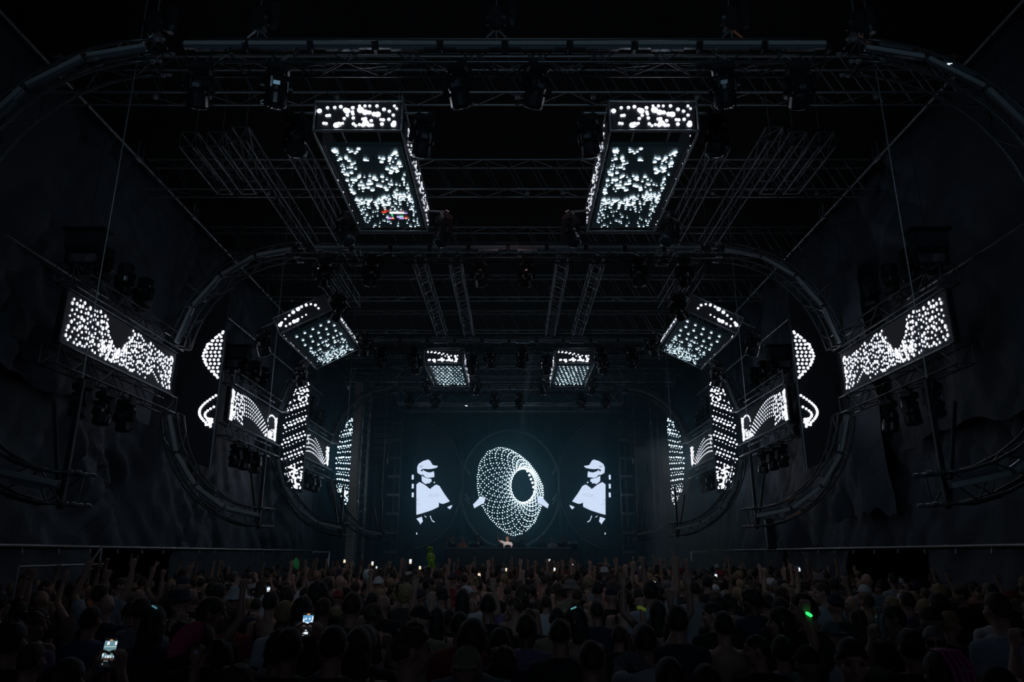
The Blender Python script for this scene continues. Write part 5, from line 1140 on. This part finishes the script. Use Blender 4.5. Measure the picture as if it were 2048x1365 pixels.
for (px, py, wp, lab, pic) in ((1306, 1172, 11, 'bright white phone held up beside the hand horns', PICC), (523, 1163, 6.5, 'warm lit phone above the bare shoulders left of centre', PICC), (537, 1180, 7.5, 'white lit phone just below the warm one left of centre', PICE), (958.5, 1152, 6, 'warm lit phone near the centre of the crowd', PICD), (840, 1137, 5, 'orange-lit phone left of the green alien', PICD), (745, 1128, 5, 'yellowish lit phone near the left edge of the stage', PICC), (821, 1124, 6, 'tilted pinkish lit phone left of the green alien, higher than the orange one', PICC), (753, 1136, 4, 'small white lit phone by the yellowish one', PICE), (689, 1124, 5, 'amber lit phone at the foot of the pale mast', PICD), (1013, 1141, 5, 'orange lit phone below the man in white on stage', PICD), (1109, 1140, 4.5, 'warm white lit phone right of the desk', PICC), (1099, 1122, 4, 'tiny pink lit phone before the right half of the desk', PICC), (1145, 1131, 3.6, 'tiny white lit phone before the right half-round screen', PICE), (1598, 1140, 6.5, 'white lit phone by the slack fabric skirt', PICE), (1432, 1153, 6, 'white lit phone in the haze right of the pointing arm', PICE), (1052, 1163, 5, 'bluish lit phone at the centre right', PICE), (950, 1182, 5.5, 'white lit phone on its side near the grey tee at the centre', PICE), (983, 1180, 4.5, 'small blue-white phone beside the tall cropped man in black', PICE)): phone(px, py, wp, lab, pic, random.uniform(-.15, .15))
phone(1430, 1198, 11, 'brown-lit phone held sideways above the man in profile', PICD, R(86))
def fan(px, py, rpx, Y_, m, label, a0, a1, n, at_=None):
    P = at_ or at(px, py, Y_); r = rpx / F * Y_ * 1.02; t = empty('folding_fan', P, label, 'fan', 'folding fans in the crowd'); bl = M['black']
    for i in range(n):
        a, b = R(a0 + (a1 - a0) * i / n), R(a0 + (a1 - a0) * (i + .86) / n); q = MB(); pts = [(P + Vector((math.cos(t_) * r * k, -.004 * (i % 2) - (.012 if e else 0), math.sin(t_) * r * k))) for k, t_, e in ((.30, a, 0), (1, a, 0), (1, b, 1), (.30, b, 1))]
        q.add(pts + [p + Vector((0, .003, 0)) for p in pts], [(0, 1, 2, 3), (7, 6, 5, 4), (0, 4, 5, 1), (1, 5, 6, 2), (2, 6, 7, 3), (3, 7, 4, 0)]); q.build('fan_leaf', m, t)
        strut(t, 'rib', P + Vector((math.cos(a) * r * .04, .004, math.sin(a) * r * .04)), P + Vector((math.cos(a) * r * .98, .004, math.sin(a) * r * .98)), .003, bl)
    q = MB(); q.lathe([(.012, -.012), (.014, 0), (.012, .012)], P, (0, 1, 0), 10); q.build('pivot', M['steel'], t)
fan(388, 1318, 52, 4.35, mat('pink_fan_cloth', (.50, .045, .17), .6, bump=(20, .2, .01)), 'open pink folding fan held low in the crowd', 78, 192, 17, PFAN)
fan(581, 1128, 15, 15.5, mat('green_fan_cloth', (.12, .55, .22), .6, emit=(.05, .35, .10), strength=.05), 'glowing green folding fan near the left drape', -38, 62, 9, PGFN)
fan(1262, 1350, 38, 4.9, mat('pale_fan_cloth', (.20, .23, .24), .6), 'open pale grey folding fan held low before the grey cropped man', 20, 150, 14)
# green alien held up
P = PALN + Vector((-.08, 0, .06)); al = empty('inflatable_alien', P, 'green inflatable alien doll held up over the crowd before the stage', 'inflatable'); k = .017
def A(x, z, y=0): return P + Vector((x * k * .78, y, z * k * .78))
q = MB(); q.ell(A(-1, 30), (.085, .07, .072), Matrix.Rotation(-.25, 3, 'Y')); q.ell(A(0, 25.5), (.05, .05, .06)); al_h = remesh(q, 'head', M['rubber'], .012, 2, 900); o = bpy.data.objects.new('head', al_h); C.objects.link(o); o.parent = al; o.location = -P
q = MB(); q.ell(A(1, 16), (.085, .06, .11)); q.ell(A(2, 8), (.08, .06, .085)); q.rcone(A(0, 8), A(-1.5, -3), .05, .035); q.rcone(A(4, 8), A(9, -5), .055, .03); q.rcone(A(-3.5, 21), A(-6, 13), .032, .026); q.rcone(A(-6, 13), A(-2.5, 6), .026, .022); q.rcone(A(4.5, 21), A(8.5, 13), .032, .026); q.rcone(A(8.5, 13), A(6, 6), .026, .022); q.rcone(A(0, 22), A(0, 27), .03, .03); q.ell(A(-3, -3), (.06, .05, .02))
o = bpy.data.objects.new('body', remesh(q, 'body', M['rubber'], .012, 2, 1500)); C.objects.link(o); o.parent = al; o.location = -P
for s, x in ((-1, -3.3), (1, .9)): q = MB(); q.ell(A(x, 30.5 + .6 * s, -.062), (.03, .02, .017), Matrix.Rotation(-s * .5 - .2, 3, 'Y')); q.build('eye', M['gloss'], al, smooth=True)
P = PBAL + Vector((-.02, 0, .11)); q = MB(); q.ell(P, (.085, .085, .098), None, 18, 12); q.lathe([(.006, -.11), (.012, -.10), (.004, -.09)], P, (0, 0, 1), 8); tag(q.build('balloon', mat('pale_balloon', (.62, .66, .66), .35), smooth=True), 'pale round balloon held over the crowd in front of the white cap', 'balloon')
P = PLGT + Vector((.0, -.03, 0)); q = MB(); q.bbox(P, (.055, .02, .022), .008, Matrix.Rotation(.5, 3, 'Y')); tag(q.build('wrist_light', emis('green_led', (.02, 1, .12), 2.5)), 'bright green light on a raised wrist', 'light')
gl = PB['person facing back in dark sunglasses and a pale green tee']; bpy.context.view_layer.update(); P = gl.matrix_world @ wrist_at('clap', 1); q = MB(); q.bbox(P, (.022, .012, .034), .006); tag(q.build('wristwatch', emis('green_watch', (.0, .5, .12), .5)), 'dim green glowing watch below the dark sunglasses', 'watch')
P = PCAN; q = MB(); q.lathe([(.024, -.085), (.031, -.075), (.031, .06), (.026, .075), (.026, .082), (.022, .08)], P, (0, 0, 1), 16); q.lathe([(.012, .08), (.014, .1), (.02, .105), (.02, .125), (.015, .13)], P, (0, 0, 1), 12); tag(q.build('drink_can', mat('dull_green_metal', (.20, .28, .27), .3, .6)), 'dull metal shaker held up at the right of the crowd', 'bottle')
P = PBND; q = MB(); q.lathe([(.043, -.012), (.043, .012)], P, (.4, .2, 1), 16); tag(q.build('wristband', emis('lime_band', (.32, .5, .05), .12)), 'lime glowing wristband on the fist right of centre', 'bracelet')
P = at(1147, 1217, 6.8); q = MB(); q.bbox(P, (.055, .02, .012), .004, Matrix.Rotation(-.35, 3, 'Y')); tag(q.build('hair_clip', mat('cyan_clip', (.3, .75, .75), .2, emit=(.2, .75, .75), strength=.35)), 'cyan clip with a put-in shine on long dark hair right of centre', 'hair clip')  # weak emission stands in for the shine on the clip
P = at(309, 1215, 6.15); q = MB(); q.bbox(P, (.05, .02, .012), .004, Matrix.Rotation(.5, 3, 'Y')); tag(q.build('hair_slide', mat('blue_slide', (.2, .5, .6), .2, emit=(.12, .4, .5), strength=.35)), 'pale blue slide on long dark hair ahead of the big lit phone', 'hair clip')  # slide brightened by emission put into its colour, it is no lamp
for px, py, rr, col, nm in ((1858, 1278.5, .009, (1, .28, .05), 'left'), (1866, 1281, .010, (1, .28, .05), 'right')):
    pass

# ------------------------------------------------------------------ haze
def haze(name, lo, hi, dens, col, label, noisy=False):
    q = MB(); c = [(a + b) / 2 for a, b in zip(lo, hi)]; q.box(c, [b - a for a, b in zip(lo, hi)])
    m = bpy.data.materials.new(name); m.use_nodes = True; nt = m.node_tree; nt.nodes.clear(); out = nt.nodes.new('ShaderNodeOutputMaterial'); v = nt.nodes.new('ShaderNodeVolumeScatter')
    v.inputs['Color'].default_value = (*col, 1); v.inputs['Density'].default_value = dens; v.inputs['Anisotropy'].default_value = .25; nt.links.new(v.outputs[0], out.inputs['Volume'])
    if noisy:
        tc = nt.nodes.new('ShaderNodeTexCoord'); n = nt.nodes.new('ShaderNodeTexNoise'); n.inputs['Scale'].default_value = .45; n.inputs['Detail'].default_value = 3; nt.links.new(tc.outputs['Object'], n.inputs['Vector'])
        mr = nt.nodes.new('ShaderNodeMapRange'); mr.inputs['From Min'].default_value = .42; mr.inputs['From Max'].default_value = .8; mr.inputs['To Min'].default_value = 0; mr.inputs['To Max'].default_value = dens; nt.links.new(n.outputs['Fac'], mr.inputs['Value']); nt.links.new(mr.outputs[0], v.inputs['Density'])
    o = q.build(name, m); tag(o, label, 'haze', kind='stuff'); return o
haze('haze', (-9.3, 24, .05), (9.3, 33.3, 12.1), .008, (.5, .85, 1), 'thin blue haze over the crowd in front of the stage')
haze('haze', (-9.3, 33.35, .05), (9.3, 41.8, 12.1), .042, (.30, .78, 1), 'blue haze glowing round the screens on the stage')
haze('smoke', (5.3, 26.0, .6), (9.2, 33.2, 6.5), .42, (.60, .88, 1), 'drifting pale smoke low at the right before the stage', True)
